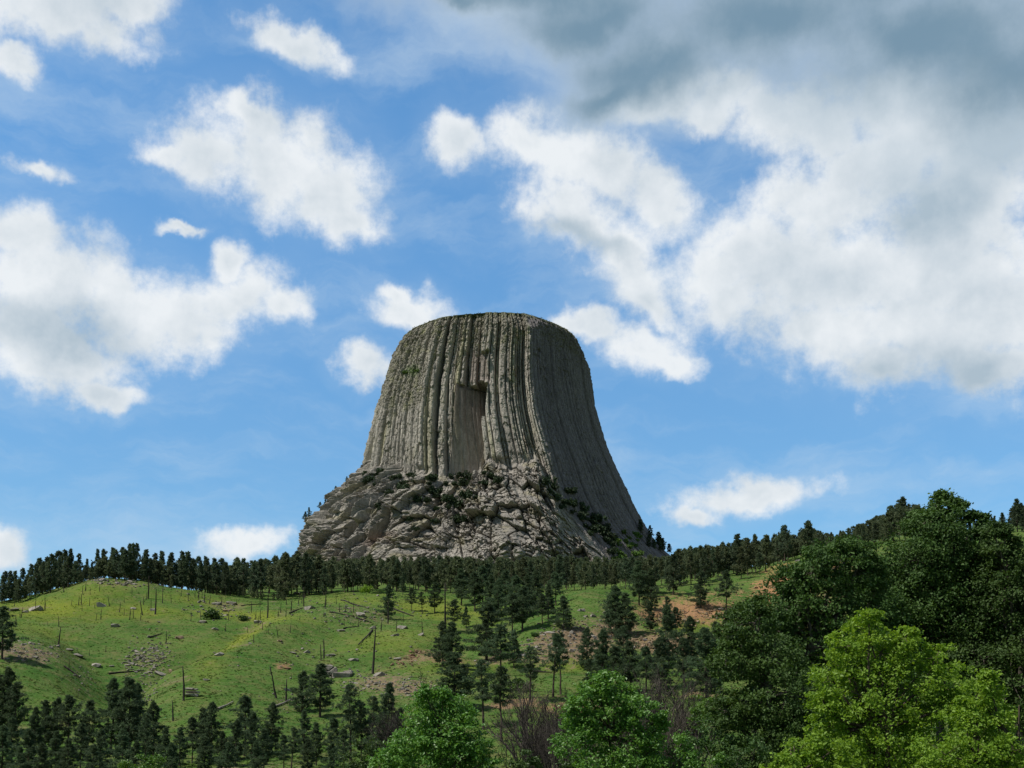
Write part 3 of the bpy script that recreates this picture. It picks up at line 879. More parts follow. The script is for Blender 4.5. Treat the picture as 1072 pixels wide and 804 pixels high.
    C = mixc(C, rubm * sstep(0.1, 0.5, fbm(S / 4, Zg / 4, 59, 3)) * 0.5 * (1 - right), (0.30, 0.30, 0.15))
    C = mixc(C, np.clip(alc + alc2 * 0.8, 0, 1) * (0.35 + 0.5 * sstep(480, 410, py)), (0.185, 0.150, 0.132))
    tcol = np.ones(Zg.shape + (3,)) * np.array([0.280, 0.258, 0.226]) * (1 + 0.35 * fbm(S / 5, Zg / 5, 60, 4))[..., None]
    tcol = mixc(tcol, 0.5 * sstep(0.1, 0.5, fbm(S / 18, Zg / 18, 62, 3)), (0.225, 0.206, 0.18))
    tcol = mixc(tcol, 0.6 * np.clip(1.3 - np.hypot((px - 440) / 12, (py - 578) / 9), 0, 1) * front, (0.26, 0.16, 0.115))
    tcol = mixc(tcol, 0.45 * sstep(0.25, 0.5, fbm(S / 7, Zg / 7, 63, 3)), (0.26, 0.235, 0.13))
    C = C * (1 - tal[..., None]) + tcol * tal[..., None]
    moss = np.where(front, np.clip(1.25 - np.hypot((px - 432) / 9, (py - 388) / 7) + 0.5 * fbm(S / 2, Zg / 2, 64, 3), 0, 1), 0)
    C = mixc(C, moss * 0.8, (0.09, 0.14, 0.04))
    rim = sstep(z_top - 5 + 3 * fbm(S / 5, Zg * 0, 65, 3), z_top - 1, Zg)
    C = mixc(C, rim * 0.7, (0.10, 0.115, 0.045))
    soil = right * tal * sstep(0.0, 0.3, fbm(S / 8, Zg / 8, 66, 3) + 0.15)
    C = mixc(C, soil * 0.7, (0.10, 0.115, 0.05))
    C = np.clip(C, 0.02, 0.6)
    nz, na = Zg.shape
    V = np.stack([Xd, Yd, Zd], -1).reshape(-1, 3)
    i = np.arange(nz - 1)[:, None] * na; j = np.arange(na)[None, :]; j2 = (j + 1) % na
    F = np.stack([i + j, i + j2, i + na + j2, i + na + j], -1).reshape(-1, 4)
    ft = (tal[:-1] > 0.5).reshape(-1)

    m, g, out = material('tower_rock')
    col = g.n('ShaderNodeAttribute', attribute_name='tint').outputs['Color']
    pos = g.n('ShaderNodeNewGeometry').outputs['Position']
    mp = g.n('ShaderNodeMapping'); mp.inputs['Scale'].default_value = (1, 1, 0.3); g.put(mp.inputs['Vector'], pos)
    n1 = g.noise(mp.outputs[0], 0.55, 6, 0.7); n2 = g.noise(pos, 0.9, 6, 0.7)
    col = g.mix(1.0, col, g.ramp(n1, 0.2, 0.8, 0.62, 1.35), 'MULTIPLY')
    col = g.mix(1.0, col, g.ramp(n2, 0.2, 0.8, 0.72, 1.25), 'MULTIPLY')
    principled(g, out, col, 0.95, 0.15, g.math('ADD', n1, n2), 0.7, 0.8)

    root = tag(link('rock_tower', None, loc=(float(mid[0]), TY, float(zs[0]))), 'huge grey fluted rock tower with a flat top rising behind the pine forest', 'rock tower')
    o0 = np.array([mid[0], TY, zs[0]])

    def sub(mask, name, mats):
        f = F[mask]
        used, inv = np.unique(f.ravel(), return_inverse=True)
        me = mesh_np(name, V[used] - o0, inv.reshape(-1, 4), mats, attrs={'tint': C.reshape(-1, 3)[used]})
        return link(name, me, root)
    sub(~ft, 'column_shaft', m)
    tag(sub(ft, 'talus_base', m), 'paler broken blocks heaped round the foot of the columns')
    # summit: a gently domed grassy top
    rim_p = V[(nz - 1) * na:]
    rings = [rim_p]; ctr = np.array([mid[-1], TY, z_top + 2.5])
    for q in np.linspace(0.97, 0.0, 14)[:-1]:
        rg = ctr + (rim_p - ctr) * np.array([q, q, 0.0]) + 0
        rg[:, 2] = z_top + 2.5 * (1 - q ** 2) + 0.8 * fbm(rg[:, 0] / 7, rg[:, 1] / 7, 81, 3) * (q < 0.96)
        rings.append(rg)
    W = np.concatenate(rings); nr = len(rings)
    i = np.arange(nr - 1)[:, None] * na
    FF = np.stack([i + j, i + j2, i + na + j2, i + na + j], -1).reshape(-1, 4)
    me = mesh_np('summit_grass', W - o0, FF, M_GROUND, smooth=True, attrs={'dirt': np.full(len(W), 0.35), 'yellow': np.zeros(len(W)), 'red': np.zeros(len(W))})
    tag(link('summit_grass', me, root), 'thin grass cover on the flat summit')
    # scattered grass and brush along the rim
    rr_ = np.random.default_rng(3)
    k = rr_.integers(0, 1000, 900)
    c = rim_p[k] * 1.0; c[:, 2] += rr_.uniform(-2.8, 0.3, len(k)); c += rr_.normal(0, 0.7, c.shape) * np.array([1, 1, 0.3])
    nr_ = rr_.normal(size=c.shape); nr_ /= np.linalg.norm(nr_, axis=1)[:, None]
    LV, LF = leaf_quads(c, nr_, rr_.uniform(0.5, 1.1, len(c)), 0.6, rr_)
    link('rim_brush', mesh_np('rim_brush', LV - o0, LF, M_LEDGE), root)['kind'] = 'stuff'
    return dict(V=V.reshape(nz, na, 3), px=px, py=py, front=front, tal=tal)


TOWER = build_tower()


def tower_point(px, py):
    d = np.hypot(TOWER['px'] - px, TOWER['py'] - py) + np.where(TOWER['front'], 0, 1e6)
    k = np.unravel_index(np.argmin(d), d.shape)
    return TOWER['V'][k]
# ------------------------------------------------------------------ pines
def needles(c, axis, n, length, width, r, spread=1.0):
    """tufts of needles: n thin diamonds round every clump centre"""
    k = len(c)
    d = r.normal(size=(k, n, 3)) * spread + axis[:, None, :] * 0.9 + np.array([0, 0, 0.35])
    d /= np.linalg.norm(d, axis=2)[..., None]
    L = length * r.uniform(0.65, 1.25, (k, n, 1))
    a = c[:, None, :] + d * L * 0.08
    b = c[:, None, :] + d * L
    s = np.cross(d, r.normal(size=(k, n, 3))); s /= np.linalg.norm(s, axis=2)[..., None] + 1e-9
    m = (a + b) / 2
    V = np.stack([a, m + s * width * L, b, m - s * width * L], 2).reshape(-1, 3)
    return V, np.arange(len(V)).reshape(-1, 4)


def pine_arrays(seed, H=12.0, base=0.3, width=0.19, nb=46, per=5, nn=14, nl=0.55, nw=0.13, gap=0.12, taper=0.75):
    """trunk arrays and needle arrays of one pine with whorled, uneven limbs"""
    r = np.random.default_rng(seed)
    wood = MB()
    tz = np.linspace(0, 1, 8)
    sway = np.cumsum(r.normal(0, 0.006, (8, 2)) * H, 0); sway -= sway[0]
    pts = np.stack([sway[:, 0], sway[:, 1], tz * H * 0.985 - 0.25 * (tz == 0)], -1)
    rad = H * (0.0135 * (1 - tz) ** 0.8 + 0.0022); rad[0] *= 1.25
    wood.tube(pts, rad, 6)
    at = lambda h: np.array([np.interp(h / H, tz, pts[:, 0]), np.interp(h / H, tz, pts[:, 1]), h])
    C, A = [], []
    az = r.uniform(0, 6.28); ph = r.uniform(0, 6.28, 3)
    for b in range(nb):
        t = (b + r.uniform(0, 1)) / nb
        h = H * (base + (1 - base) * t * 0.985)
        az += 2.4 + r.normal(0, 0.5)
        prof = (1 - t) ** taper * (0.45 + 0.55 * min(1, t / 0.22)) + 0.07
        ln = H * width * prof * r.uniform(0.5, 1.12) * (1 + 0.33 * math.sin(az * 1.0 + ph[0]) * math.sin(t * 9 + ph[1]) + 0.22 * math.sin(t * 17 + ph[2]))
        if r.uniform() < gap:
            ln *= 0.4
        rise = -0.18 + 0.75 * t + r.normal(0, 0.14)
        dv = np.array([math.cos(az), math.sin(az), rise]); dv /= np.linalg.norm(dv)
        p0 = at(h); p2 = p0 + dv * ln; p1 = p0 + dv * ln * 0.5 - np.array([0, 0, 0.05 * ln])
        p2[2] += 0.10 * ln
        wood.tube([p0, p1, p2], np.array([0.0042, 0.003, 0.001]) * H * (0.5 + 0.5 * prof), 3, cap=False)
        k = max(2, int(round(per * (0.5 + prof))))
        for q in range(k):
            f = 0.42 + 0.6 * (q + r.uniform()) / k
            c = p0 + (p2 - p0) * f + r.normal(0, 0.09 * ln, 3) * np.array([1, 1, 0.6])
            side = np.array([-dv[1], dv[0], 0]) * r.normal(0, 0.22 * ln) * f
            C.append(c + side); A.append(dv)
        if t < 0.06 and r.uniform() < 0.5:      # dead stubs below the crown
            hh = H * r.uniform(base * 0.5, base)
            q0 = at(hh); qd = np.array([math.cos(az + 1), math.sin(az + 1), 0.1])
            wood.tube([q0, q0 + qd * H * 0.04], [0.003 * H, 0.001 * H], 3, cap=False)
    tip = at(H * 0.985)
    for q in range(4):
        C.append(tip + np.array([0, 0, -0.02 * H * q])); A.append(np.array([0, 0, 1.0]))
    V, F = needles(np.array(C), np.array(A), nn, nl, nw, r)
    return wood, V, F


def pine_thing(seed, needle_mat, **kw):
    wood, V, F = pine_arrays(seed, **kw)
    root = link('pine_tree', None, loc=(0, -900, -50))
    link('trunk', wood.mesh('trunk', M_BARK), root)
    link('crown', mesh_np('crown', V, F, needle_mat), root)
    root['height'] = kw.get('H', 12.0)
    return root


NEAR_SPECS = [dict(base=0.20, width=0.27, nb=64, per=8, nn=20, nl=0.50, nw=0.10), dict(base=0.13, width=0.24, nb=72, per=8, nn=20, nl=0.48, nw=0.10, taper=0.95),
              dict(base=0.33, width=0.28, nb=52, per=8, nn=18, nl=0.52, nw=0.10, gap=0.2, taper=0.6), dict(base=0.42, width=0.20, nb=44, per=6, nn=18, nl=0.46, nw=0.10, gap=0.3, taper=0.6),
              dict(base=0.10, width=0.31, nb=70, per=9, nn=20, nl=0.52, nw=0.10, taper=0.85), dict(base=0.5, width=0.22, nb=34, per=6, nn=18, nl=0.5, nw=0.10, gap=0.25, taper=0.5)]
FAR_SPECS = [dict(base=0.24, width=0.23, nb=44, per=5, nn=11, nl=0.78, nw=0.17, taper=0.85), dict(base=0.18, width=0.23, nb=44, per=5, nn=11, nl=0.75, nw=0.17, taper=0.8),
             dict(base=0.32, width=0.25, nb=36, per=5, nn=11, nl=0.8, nw=0.17, taper=0.65, gap=0.3), dict(base=0.20, width=0.26, nb=42, per=5, nn=12, nl=0.8, nw=0.17, taper=0.75),
             dict(base=0.38, width=0.23, nb=32, per=4, nn=11, nl=0.8, nw=0.17, taper=0.7, gap=0.35), dict(base=0.14, width=0.26, nb=48, per=5, nn=11, nl=0.75, nw=0.17, taper=0.9)]
PROTO = {}


def proto(kind, i):
    key = (kind, i)
    if key not in PROTO:
        spec = (NEAR_SPECS if kind == 'near' else FAR_SPECS)[i]
        mat = {'near': M_NEEDLE, 'far': M_NEEDLE_FAR, 'warm': M_NEEDLE_WARM}[kind]
        PROTO[key] = [pine_thing(100 + i * 7 + len(kind), mat, **spec), False]
    return PROTO[key]


RP = np.random.default_rng(77)


def put_pine(kind, i, X, Y, H, label, group, fat=1.0, z=None):
    src, used = proto(kind, i)
    z = gz(X, Y) if z is None else z
    k = H / 12.0
    if used:
        o = copy_thing(src, (X, Y, z), RP.uniform(0, 6.28), (k * fat, k * fat, k))
    else:
        o = src; o.location = (float(X), float(Y), float(z)); o.rotation_euler = (0, 0, RP.uniform(0, 6.28)); o.scale = (k * fat, k * fat, k)
        PROTO[(kind, i)][1] = True
    tag(o, label, 'pine tree', group)
    return o


def pine_px(kind, i, px, base, top, label, group, fat=1.0, Y=None):
    """a pine whose foot and tip the photo shows at rows base and top"""
    g = ground_at(px, base) if Y is None else np.array([P(px, 700, Y)[0], Y, 0])
    if Y is not None:
        for _ in range(3):
            g[2] = gz(g[0], g[1]); pxx, _pyy = proj(g[0], g[1], g[2]); g[0] += (px - pxx) / F0 * Y
    H = P(px, top, g[1])[2] - g[2]
    return put_pine(kind, i, g[0], g[1], H, label, group, fat, g[2])


# pines standing alone or in small groups on the middle of the slope
SLOPE_PINES = [   # x, foot row, tip row, variant, girth, label
    (2, 692, 636, 0, 1.1, 'dark pine above the rock ledge cut off by the edge of the picture'),
    (463, 699, 651, 4, 0.95, 'bushy pine with a bare lower trunk beside pale rocks, before the forest edge'),
    (473, 702, 652, 0, 1.0, 'taller pine touching the bushy one beside the pale rocks'),
    (475, 661, 628, 2, 1.0, 'short round pine in the gap before the forest edge'),
    (488, 657, 635, 1, 1.0, 'smallest pine in the yellow clearing before the forest edge'),
    (509, 692, 632, 4, 1.25, 'broadest dark pine on the middle of the slope, with crown down to the grass'),
    (525, 707, 655, 2, 1.15, 'pine leaning on the broadest one, its trunk bare to the meadow'),
    (547, 662, 614, 0, 1.1, 'tall dark pine at the tip of the forest beside the grassy knoll'),
    (536, 666, 622, 2, 1.0, 'slim pine behind the broadest one, bare trunk over the rubble'),
    (568, 654, 622, 2, 1.0, 'pine at the upper end of the rubble bank beside the knoll'),
    (574, 648, 612, 1, 1.0, 'pine at the edge of the forest against the knoll crest'),
    (590, 659, 624, 4, 1.15, 'lone pine standing in the rubble bank on the face of the knoll'),
    (555, 734, 678, 3, 1.15, 'thin pine with a bare trunk standing alone in the green meadow'),
    (579, 731, 664, 3, 1.0, 'slender pine, one of a pair below the rubble bank, more leafy'),
    (587, 728, 664, 5, 0.9, 'slender pine of the pair below the rubble bank, with the longer bare trunk'),
    (645, 668, 614, 4, 1.05, 'dense dark pine on the shoulder of the knoll'),
    (655, 669, 622, 0, 1.1, 'dense dark pine leaning against its twin on the shoulder of the knoll'),
    (638, 664, 630, 2, 1.0, 'half hidden pine behind the dense pair on the knoll shoulder'),
    (681, 661, 630, 4, 0.95, 'rounded pine on the grass before the bare orange bank'),
    (700, 700, 634, 1, 1.0, 'tall narrow pine with drooping limbs below the orange bank'),
    (697, 668, 625, 3, 0.8, 'small tufted pine behind the tall narrow one'),
    (669, 634, 588, 0, 1.0, 'pine at the forest edge above the rounded one'),
    (733, 637, 598, 4, 1.0, 'pine rooted on top of the bare orange bank'),
    (760, 638, 598, 2, 1.05, 'pine with a reddish trunk beside the orange cut'),
    (764, 705, 640, 1, 1.25, 'dense column shaped pine beside the dark cottonwood'),
    (774, 712, 652, 4, 1.0, 'shorter dark pine between the column shaped one and the cottonwood'),
    (740, 735, 658, 1, 1.35, 'big dark pine with full skirts below the sandy rocks'),
    (632, 727, 660, 1, 1.15, 'dark pine with full crown behind the green leafy tree'),
    (645, 728, 678, 2, 1.2, 'open crowned pine behind the green leafy tree'),
    (660, 724, 672, 0, 1.0, 'dull pine behind the green leafy tree, furthest towards the sandy rocks'),
    (676, 726, 678, 2, 1.1, 'crooked pine above the bare burnt thicket'),
    (506, 764, 692, 3, 1.1, 'sparse pine with long bare trunk beside the bright leafy crown'),
    (525, 776, 700, 5, 1.1, 'sparse pine with the longest bare trunk in the meadow gap'),
    (475, 745, 684, 0, 1.3, 'full pine just above the bright leafy crown'),
    (486, 742, 700, 2, 1.0, 'small pine beside the full one above the bright leafy crown'),
    (316, 746, 703, 4, 1.05, 'dense dark pine below the big grey outcrop'),
    (335, 752, 696, 0, 1.2, 'taller dark pine of the pair below the big grey outcrop'),
    (406, 648, 612, 4, 0.9, 'single dark pine just in front of the forest edge'),
    (431, 640, 616, 2, 1.0, 'pine in the yellow clearing, first of three'),
    (442, 643, 620, 3, 1.2, 'low thin pine in the yellow clearing, middle of three'),
    (455, 642, 610, 0, 1.0, 'tallest of three pines in the yellow clearing'),
    (497, 640, 600, 0, 1.1, 'pine with a pale bare trunk at the edge of the yellow clearing'), (505, 637, 594, 2, 1.1, 'tall pine directly behind the broadest one, in the forest tongue'), (514, 645, 602, 1, 1.1, 'pine rising above the crown of the broadest one'),
    (521, 651, 608, 4, 1.0, 'full crowned pine in the middle of the forest tongue'), (529, 641, 598, 0, 1.1, 'straight pine high in the forest tongue'), (540, 649, 604, 2, 1.1, 'pine in the forest tongue nearest the rubble bank'), (552, 646, 602, 1, 1.1, 'pine at the outer corner of the forest tongue under the knoll'),
    (561, 638, 598, 4, 1.0, 'pine at the root of the knoll crest, beside the forest'), (483, 634, 596, 0, 1.1, 'pine above the small one in the yellow clearing'), (582, 634, 600, 2, 1.0, 'pine peering over the knoll crest'), (618, 728, 690, 3, 0.9, 'thin pine just behind the top of the green leafy tree'),
    (752, 706, 652, 0, 1.1, 'full dark pine between the big skirted pine and the column shaped one'), (724, 694, 646, 4, 1.0, 'bushy pine on the upper edge of the sandy ledge'), (690, 722, 668, 4, 1.1, 'bushy pine before the sandy ledge, beside the crooked one'),
    (652, 702, 656, 2, 1.0, 'round pine among the blocks below the dense dark pair'), (614, 700, 658, 4, 1.0, 'bushy pine at the lower edge of the rubble bank'), (538, 700, 660, 1, 1.0, 'narrow pine on the grass below the rubble bank, beside the broadest one'),
    (716, 716, 668, 1, 1.1, 'dark pine on the sandy rocks beside the big skirted one'), (708, 668, 636, 2, 1.0, 'small pine on the upper sandy rocks'),
    (728, 606, 574, 0, 1.0, 'pine in front of the forest over the green gap'),
    (682, 640, 596, 1, 1.0, 'pine at the forest edge above the green saddle'),
]
for (px, b, t, v, fat, lab) in SLOPE_PINES:
    pine_px('near', v, px, b, t, lab, 'pines standing on the open slope', fat * 1.18)

# the dark row at the foot of the hill, tips shown, feet mostly below the picture
ROW = [   # x, tip row, distance, variant, girth
    (-4, 706, 205, 0, 1.1), (8, 700, 205, 4, 1.0), (15, 715, 203, 2, 1.0), (2, 760, 165, 4, 1.2), (12, 752, 176, 0, 1.0), (35, 741, 186, 1, 1.1), (47, 734, 190, 0, 1.0), (58, 731, 192, 4, 1.0), (72, 729, 190, 2, 1.15),
    (30, 764, 162, 4, 1.2), (57, 766, 160, 1, 1.3), (84, 758, 170, 0, 1.1), (92, 734, 185, 0, 1.15), (104, 764, 162, 4, 1.1), (116, 711, 184, 1, 1.25), (125, 722, 188, 3, 1.1), (135, 711, 182, 0, 1.1), (143, 716, 190, 1, 1.0),
    (128, 764, 158, 4, 1.2), (152, 748, 172, 2, 1.0), (161, 735, 180, 4, 0.95), (172, 762, 165, 1, 1.2), (188, 762, 172, 0, 1.1), (201, 752, 176, 2, 1.1), (212, 742, 181, 0, 1.0), (221, 736, 180, 4, 1.05),
    (232, 766, 160, 1, 1.2), (256, 730, 184, 2, 1.25), (263, 746, 176, 4, 1.0), (246, 754, 170, 4, 1.1), (284, 736, 186, 4, 1.0), (276, 764, 160, 0, 1.15), (297, 770, 160, 2, 1.1), (318, 744, 180, 1, 1.15), (331, 757, 172, 0, 1.0), (305, 762, 164, 3, 1.2),
    (349, 753, 172, 2, 1.1), (367, 718, 178, 3, 1.1), (378, 736, 180, 0, 0.9), (389, 730, 182, 3, 1.15), (398, 752, 172, 2, 1.0), (406, 716, 186, 1, 1.1), (418, 742, 182, 0, 0.9),
    (20, 782, 146, 1, 1.3), (44, 778, 148, 4, 1.2), (70, 774, 150, 0, 1.3), (96, 780, 146, 2, 1.3), (142, 776, 150, 1, 1.3), (180, 778, 148, 4, 1.2), (214, 772, 152, 0, 1.25), (240, 778, 150, 2, 1.2), (268, 776, 150, 1, 1.2), (322, 774, 154, 0, 1.2), (346, 778, 150, 4, 1.1), (360, 764, 158, 2, 1.0),
]
ORD = ['first', 'second', 'third', 'fourth', 'fifth', 'sixth', 'seventh', 'eighth', 'ninth', 'tenth', 'eleventh', 'twelfth', 'thirteenth', 'fourteenth', 'fifteenth', 'sixteenth', 'seventeenth', 'eighteenth']
zones = [(-20, 25, 'dark pines crowded at the edge of the picture below the rock ledge'), (25, 110, 'dark pines under the grassy hollow'), (110, 178, 'tall dark pines below the rocky ravine'),
         (178, 240, 'dark pines below the stacked rock outcrop'), (240, 342, 'dark pines below the pale fallen log'), (342, 430, 'thin dull pines beside the bright leafy tree')]
for lo, hi, txt in zones:
    grp = sorted([q for q in ROW if lo <= q[0] < hi])
    for k, (px, t, Y, v, fat) in enumerate(grp):
        tall = t == min(q[1] for q in grp)
        one = txt.split(' ', 1)[1]
        adj = txt.split(' ', 1)[0]
        if txt.startswith(('tall dark', 'thin dull')):
            adj = ' '.join(txt.split()[:2]); one = txt.split(' ', 2)[2]
        rest = one[len('pines '):]
        lab = f'{"tallest" if tall else ORD[k]} of {len(grp)} {adj} pines {rest}' + ('' if tall else ', counted across')
        pine_px('near', v, px, None, t, ' '.join(lab.split()[:16]), 'dark pines along the foot of the hill', fat, Y=Y)

# the skyline row on the grassy hill, the forest front, the slope to the right
SKY1 = [(-20, 604), (0, 600), (20, 597), (40, 585), (60, 578), (75, 576), (90, 585), (100, 577), (115, 572), (130, 572), (140, 569), (152, 576), (165, 577), (180, 580), (195, 577), (207, 583), (222, 585), (238, 584), (255, 581), (270, 580), (282, 574), (292, 571), (305, 566), (315, 574), (340, 582)]
SKY2 = [(640, 584), (700, 578), (720, 572), (740, 567), (760, 565), (772, 566), (785, 558), (800, 561), (822, 553), (835, 560), (847, 547), (862, 556), (880, 556), (892, 550), (905, 545), (915, 540), (930, 535), (945, 522), (960, 527), (980, 534), (1000, 540), (1040, 545), (1052, 538), (1066, 524), (1090, 530)]


def curve(tab, px):
    return float(np.interp(px, [q[0] for q in tab], [q[1] for q in tab]))


def ridge_pine(kind, px, Y, top, label, group, fat=1.0, kinds=(0, 1, 2, 3, 4, 5)):
    X = P(px, 610, Y)[0]; z = gz(X, Y)
    H = float(np.clip(P(px, top, Y)[2] - z, 5.5, 17.5))
    put_pine(kind, kinds[int(RP.integers(0, len(kinds)))], X, Y, H, label, group, fat, z)


crest = lambda px: float(np.interp(px, [-30, 0, 50, 100, 150, 200, 250], [392, 392, 393, 392, 398, 406, 412]))
n1 = 58
for k in range(n1):
    px = -12 + 252 * (k + RP.uniform(-0.4, 0.4)) / n1
    Y = crest(px) + RP.uniform(1, 9) + (RP.uniform(6, 40) if k % 2 == 0 else 0)
    drop = abs(RP.normal(0, 7)) if k % 2 else abs(RP.normal(0, 2)) - 1
    ridge_pine('far', px, Y, curve(SKY1, px) + drop, 'dark pine in the skyline row along the crest of the grassy hill', 'skyline pines on the grassy hill', RP.uniform(0.72, 1.1), (0, 1, 3, 5, 5, 1))
n2 = 50
for k in range(n2):
    px = 236 + 404 * (k + RP.uniform(-0.45, 0.45)) / n2
    Y = float(np.interp(px, [236, 500, 560, 600, 640], [418, 424, 402, 374, 372])) + RP.uniform(0, 24) + (20 if k % 3 == 0 else 0)
    if 436 < px < 500: Y += 12
    top = (curve(SKY1, px) if px < 330 else 580) + abs(RP.normal(0, 10)) + RP.uniform(0, 4)
    ridge_pine('warm' if RP.uniform() < 0.45 else 'far', px, Y, top, 'dark pine in the forest front below the rock tower, between hill and knoll', 'pines of the forest front below the tower', RP.uniform(0.85, 1.15))
n3 = 38
for k in range(n3):
    px = 634 + 186 * (k + RP.uniform(-0.45, 0.45)) / n3
    Y = float(np.interp(px, [634, 700, 760, 820], [366, 374, 392, 408])) + RP.uniform(0, 46)
    top = curve(SKY2, px) + abs(RP.normal(0, 8)) + (4 if k % 2 else 0)
    ridge_pine('warm' if RP.uniform() < 0.6 else 'far', px, Y, top, 'brownish green pine in the stand above the bare orange banks', 'pines above the orange banks', RP.uniform(0.9, 1.15))
n4 = 28
for k in range(n4):
    px = 818 + 262 * (k + RP.uniform(-0.45, 0.45)) / n4
    Y = float(np.interp(px, [818, 860, 920, 1080], [414, 432, 462, 480])) + RP.uniform(0, 55)
    top = curve(SKY2, px) + abs(RP.normal(0, 3)) * (1 if k % 2 else 2.4)
    ridge_pine('warm' if RP.uniform() < 0.5 else 'far', px, Y, top, 'pine on the rising skyline behind the dark cottonwoods', 'skyline pines behind the cottonwoods', RP.uniform(0.85, 1.1))

for px, top, Y in [(1067, 523, 470), (1052, 537, 480), (947, 521, 500), (936, 530, 505), (1078, 530, 468), (822, 551, 430), (847, 546, 445), (772, 560, 425), (1040, 549, 478), (1058, 546, 470), (1073, 541, 463), (1028, 545, 490), (1086, 545, 470), (905, 552, 452), (890, 556, 446), (878, 560, 440), (917, 548, 457)]:
    ridge_pine('far', px, Y, top, 'tall pine standing up above the rest of the rising skyline', 'taller pines of the rising skyline', 1.1)


def build_forest():
    """the rest of the wood between the front row and the tower"""
    r = np.random.default_rng(31)
    base = [pine_arrays(500 + i, H=12.0, base=0.2, width=0.27, nb=28, per=4, nn=9, nl=1.0, nw=0.2, taper=0.5 + 0.08 * i) for i in range(4)]
    bw = [b[0].arrays() for b in base]
    VC, FC, VW, FW, nc, nw = [], [], [], [], 0, 0
    n = 0
    while n < 980:
        px = r.uniform(225, 1010); Y = 436 + 400 * r.uniform() ** 1.6
        if n % 6 == 0:
            px = r.uniform(-40, 245); Y = crest(px) + 6 + 40 * r.uniform()
        low = n % 9 == 3
        if low:
            px = r.uniform(-40, 300); Y = crest(px) + 2 + 12 * r.uniform()
        if n % 8 == 1:
            px = r.uniform(815, 1095); Y = r.uniform(438, 600)
        if px > 820 and Y < float(np.interp(px, [818, 860, 920, 1080], [416, 434, 450, 455])): continue
        if px > 860 and Y > 680: continue
        X = P(px, 600, Y)[0]; z = gz(X, Y)
        k = r.uniform(9.5, 14.5) / 12.0 * (r.uniform(0.18, 0.4) if low else 1.0)
        lim = curve(SKY1, px) + (9 if px < 245 else 0) if px < 330 else (curve(SKY2, px) + 2 if px > 640 else 583)
        zmax = P(px, lim + abs(r.normal(0, 6.0)), Y)[2]
        if z + 12 * k > zmax:
            k = (zmax - z) / 12.0
            if k < 0.16: continue
        a = r.uniform(0, 6.28); ca, sa = math.cos(a), math.sin(a)
        M = np.array([[ca, -sa, 0], [sa, ca, 0], [0, 0, 1]]).T * k
        b = base[n % 4]; w = bw[n % 4]
        VC.append(b[1] @ M + np.array([X, Y, z])); FC.append(b[2] + nc); nc += len(b[1])
        VW.append(w[0] @ M + np.array([X, Y, z])); FW.append(w[1] + nw); nw += len(w[0])
        n += 1
    V = np.concatenate(VC + VW)
    Fw = np.concatenate(FW); tri = Fw[:, 2] == Fw[:, 3]; Fw = Fw[~tri]
    F = np.concatenate([np.concatenate(FC), Fw + nc])
    mi = np.concatenate([np.zeros(sum(len(f) for f in FC), int), np.ones(len(Fw), int)])
    me = mesh_np('forest', V, F, [M_NEEDLE_WARM, M_BARK], midx=mi)
    tag(link('forest', me), 'dense pine wood filling the shelf behind the forest front', kind='stuff')


build_forest()

# ------------------------------------------------------------------ growth on the tower
def shrub_thing(name, seed, mat, n=420, size=0.34):
    r = np.random.default_rng(seed)
    cs = r.normal(0, 0.33, (16, 3)) * np.array([1, 1, 0.55]) + np.array([0, 0, 0.42])
    c = cs[r.integers(0, 16, n)] + r.normal(0, 0.15, (n, 3)); c[:, 2] = np.abs(c[:, 2])
    nr = r.normal(size=(n, 3)) + np.array([0, 0, 0.6]); nr /= np.linalg.norm(nr, axis=1)[:, None]
    V, F = leaf_quads(c, nr, r.uniform(0.7, 1.3, n) * size, 0.6, r)
    o = link(name, mesh_np(name, V, F, mat)); o['seed'] = seed
    return o


def scatter_shrubs(name, mat, spots, label, group, cat='shrub'):
    r = np.random.default_rng(len(spots) * 13 + 1)
    protos = [shrub_thing(name, 900 + i, mat) for i in range(min(3, len(spots)))]
    for k, (p, s) in enumerate(spots):
        o = protos[k] if k < len(protos) else copy_thing(protos[k % 3], (0, 0, 0))
        o.location = [float(c) for c in p]; o.rotation_euler = (0, 0, r.uniform(0, 6.28)); o.scale = (s, s, s * r.uniform(0.8, 1.2))
        tag(o, label, cat, group)


rs = np.random.default_rng(11)
sp = []
for (x0, x1, y0, y1, n) in [(396, 440, 494, 528, 10), (425, 472, 498, 548, 16), (470, 512, 498, 540, 13), (452, 476, 530, 575, 8), (505, 535, 508, 520, 3), (388, 400, 488, 520, 5), (480, 500, 528, 580, 4)]:
    for _ in range(n):
        sp.append((tower_point(rs.uniform(x0, x1), rs.uniform(y0, y1)), rs.uniform(2.6, 6.0)))
scatter_shrubs('ledge_shrub', M_LEDGE, sp, 'dark bush in the broken ledges at the foot of the front columns', 'bushes at the foot of the front columns')
sp = []
for _ in range(44):
    t = rs.uniform(0, 1)
    sp.append((tower_point(578 + 72 * t + rs.normal(0, 7), 512 + 62 * t + rs.normal(0, 7)), rs.uniform(2.6, 6.0)))
scatter_shrubs('gully_shrub', M_LEDGE, sp, 'dark bush along the gully where broken blocks meet the shaded face', 'bushes along the gully under the shaded face')
sp = [(tower_point(rs.uniform(638, 672), rs.uniform(558, 592)), rs.uniform(2.2, 4.6)) for _ in range(26)]
scatter_shrubs('slope_shrub', M_GREENSLOPE, sp, 'light green bush on the steep slope beside the tower foot', 'light green bushes beside the tower foot')
sp = [(tower_point(432 + rs.normal(0, 5), 388 + rs.normal(0, 4)), rs.uniform(1.5, 2.8)) for _ in range(6)]
scatter_shrubs('cliff_shrub', M_GREENSLOPE, sp, 'small green bush high on the sunlit columns', 'small bushes high on the columns')
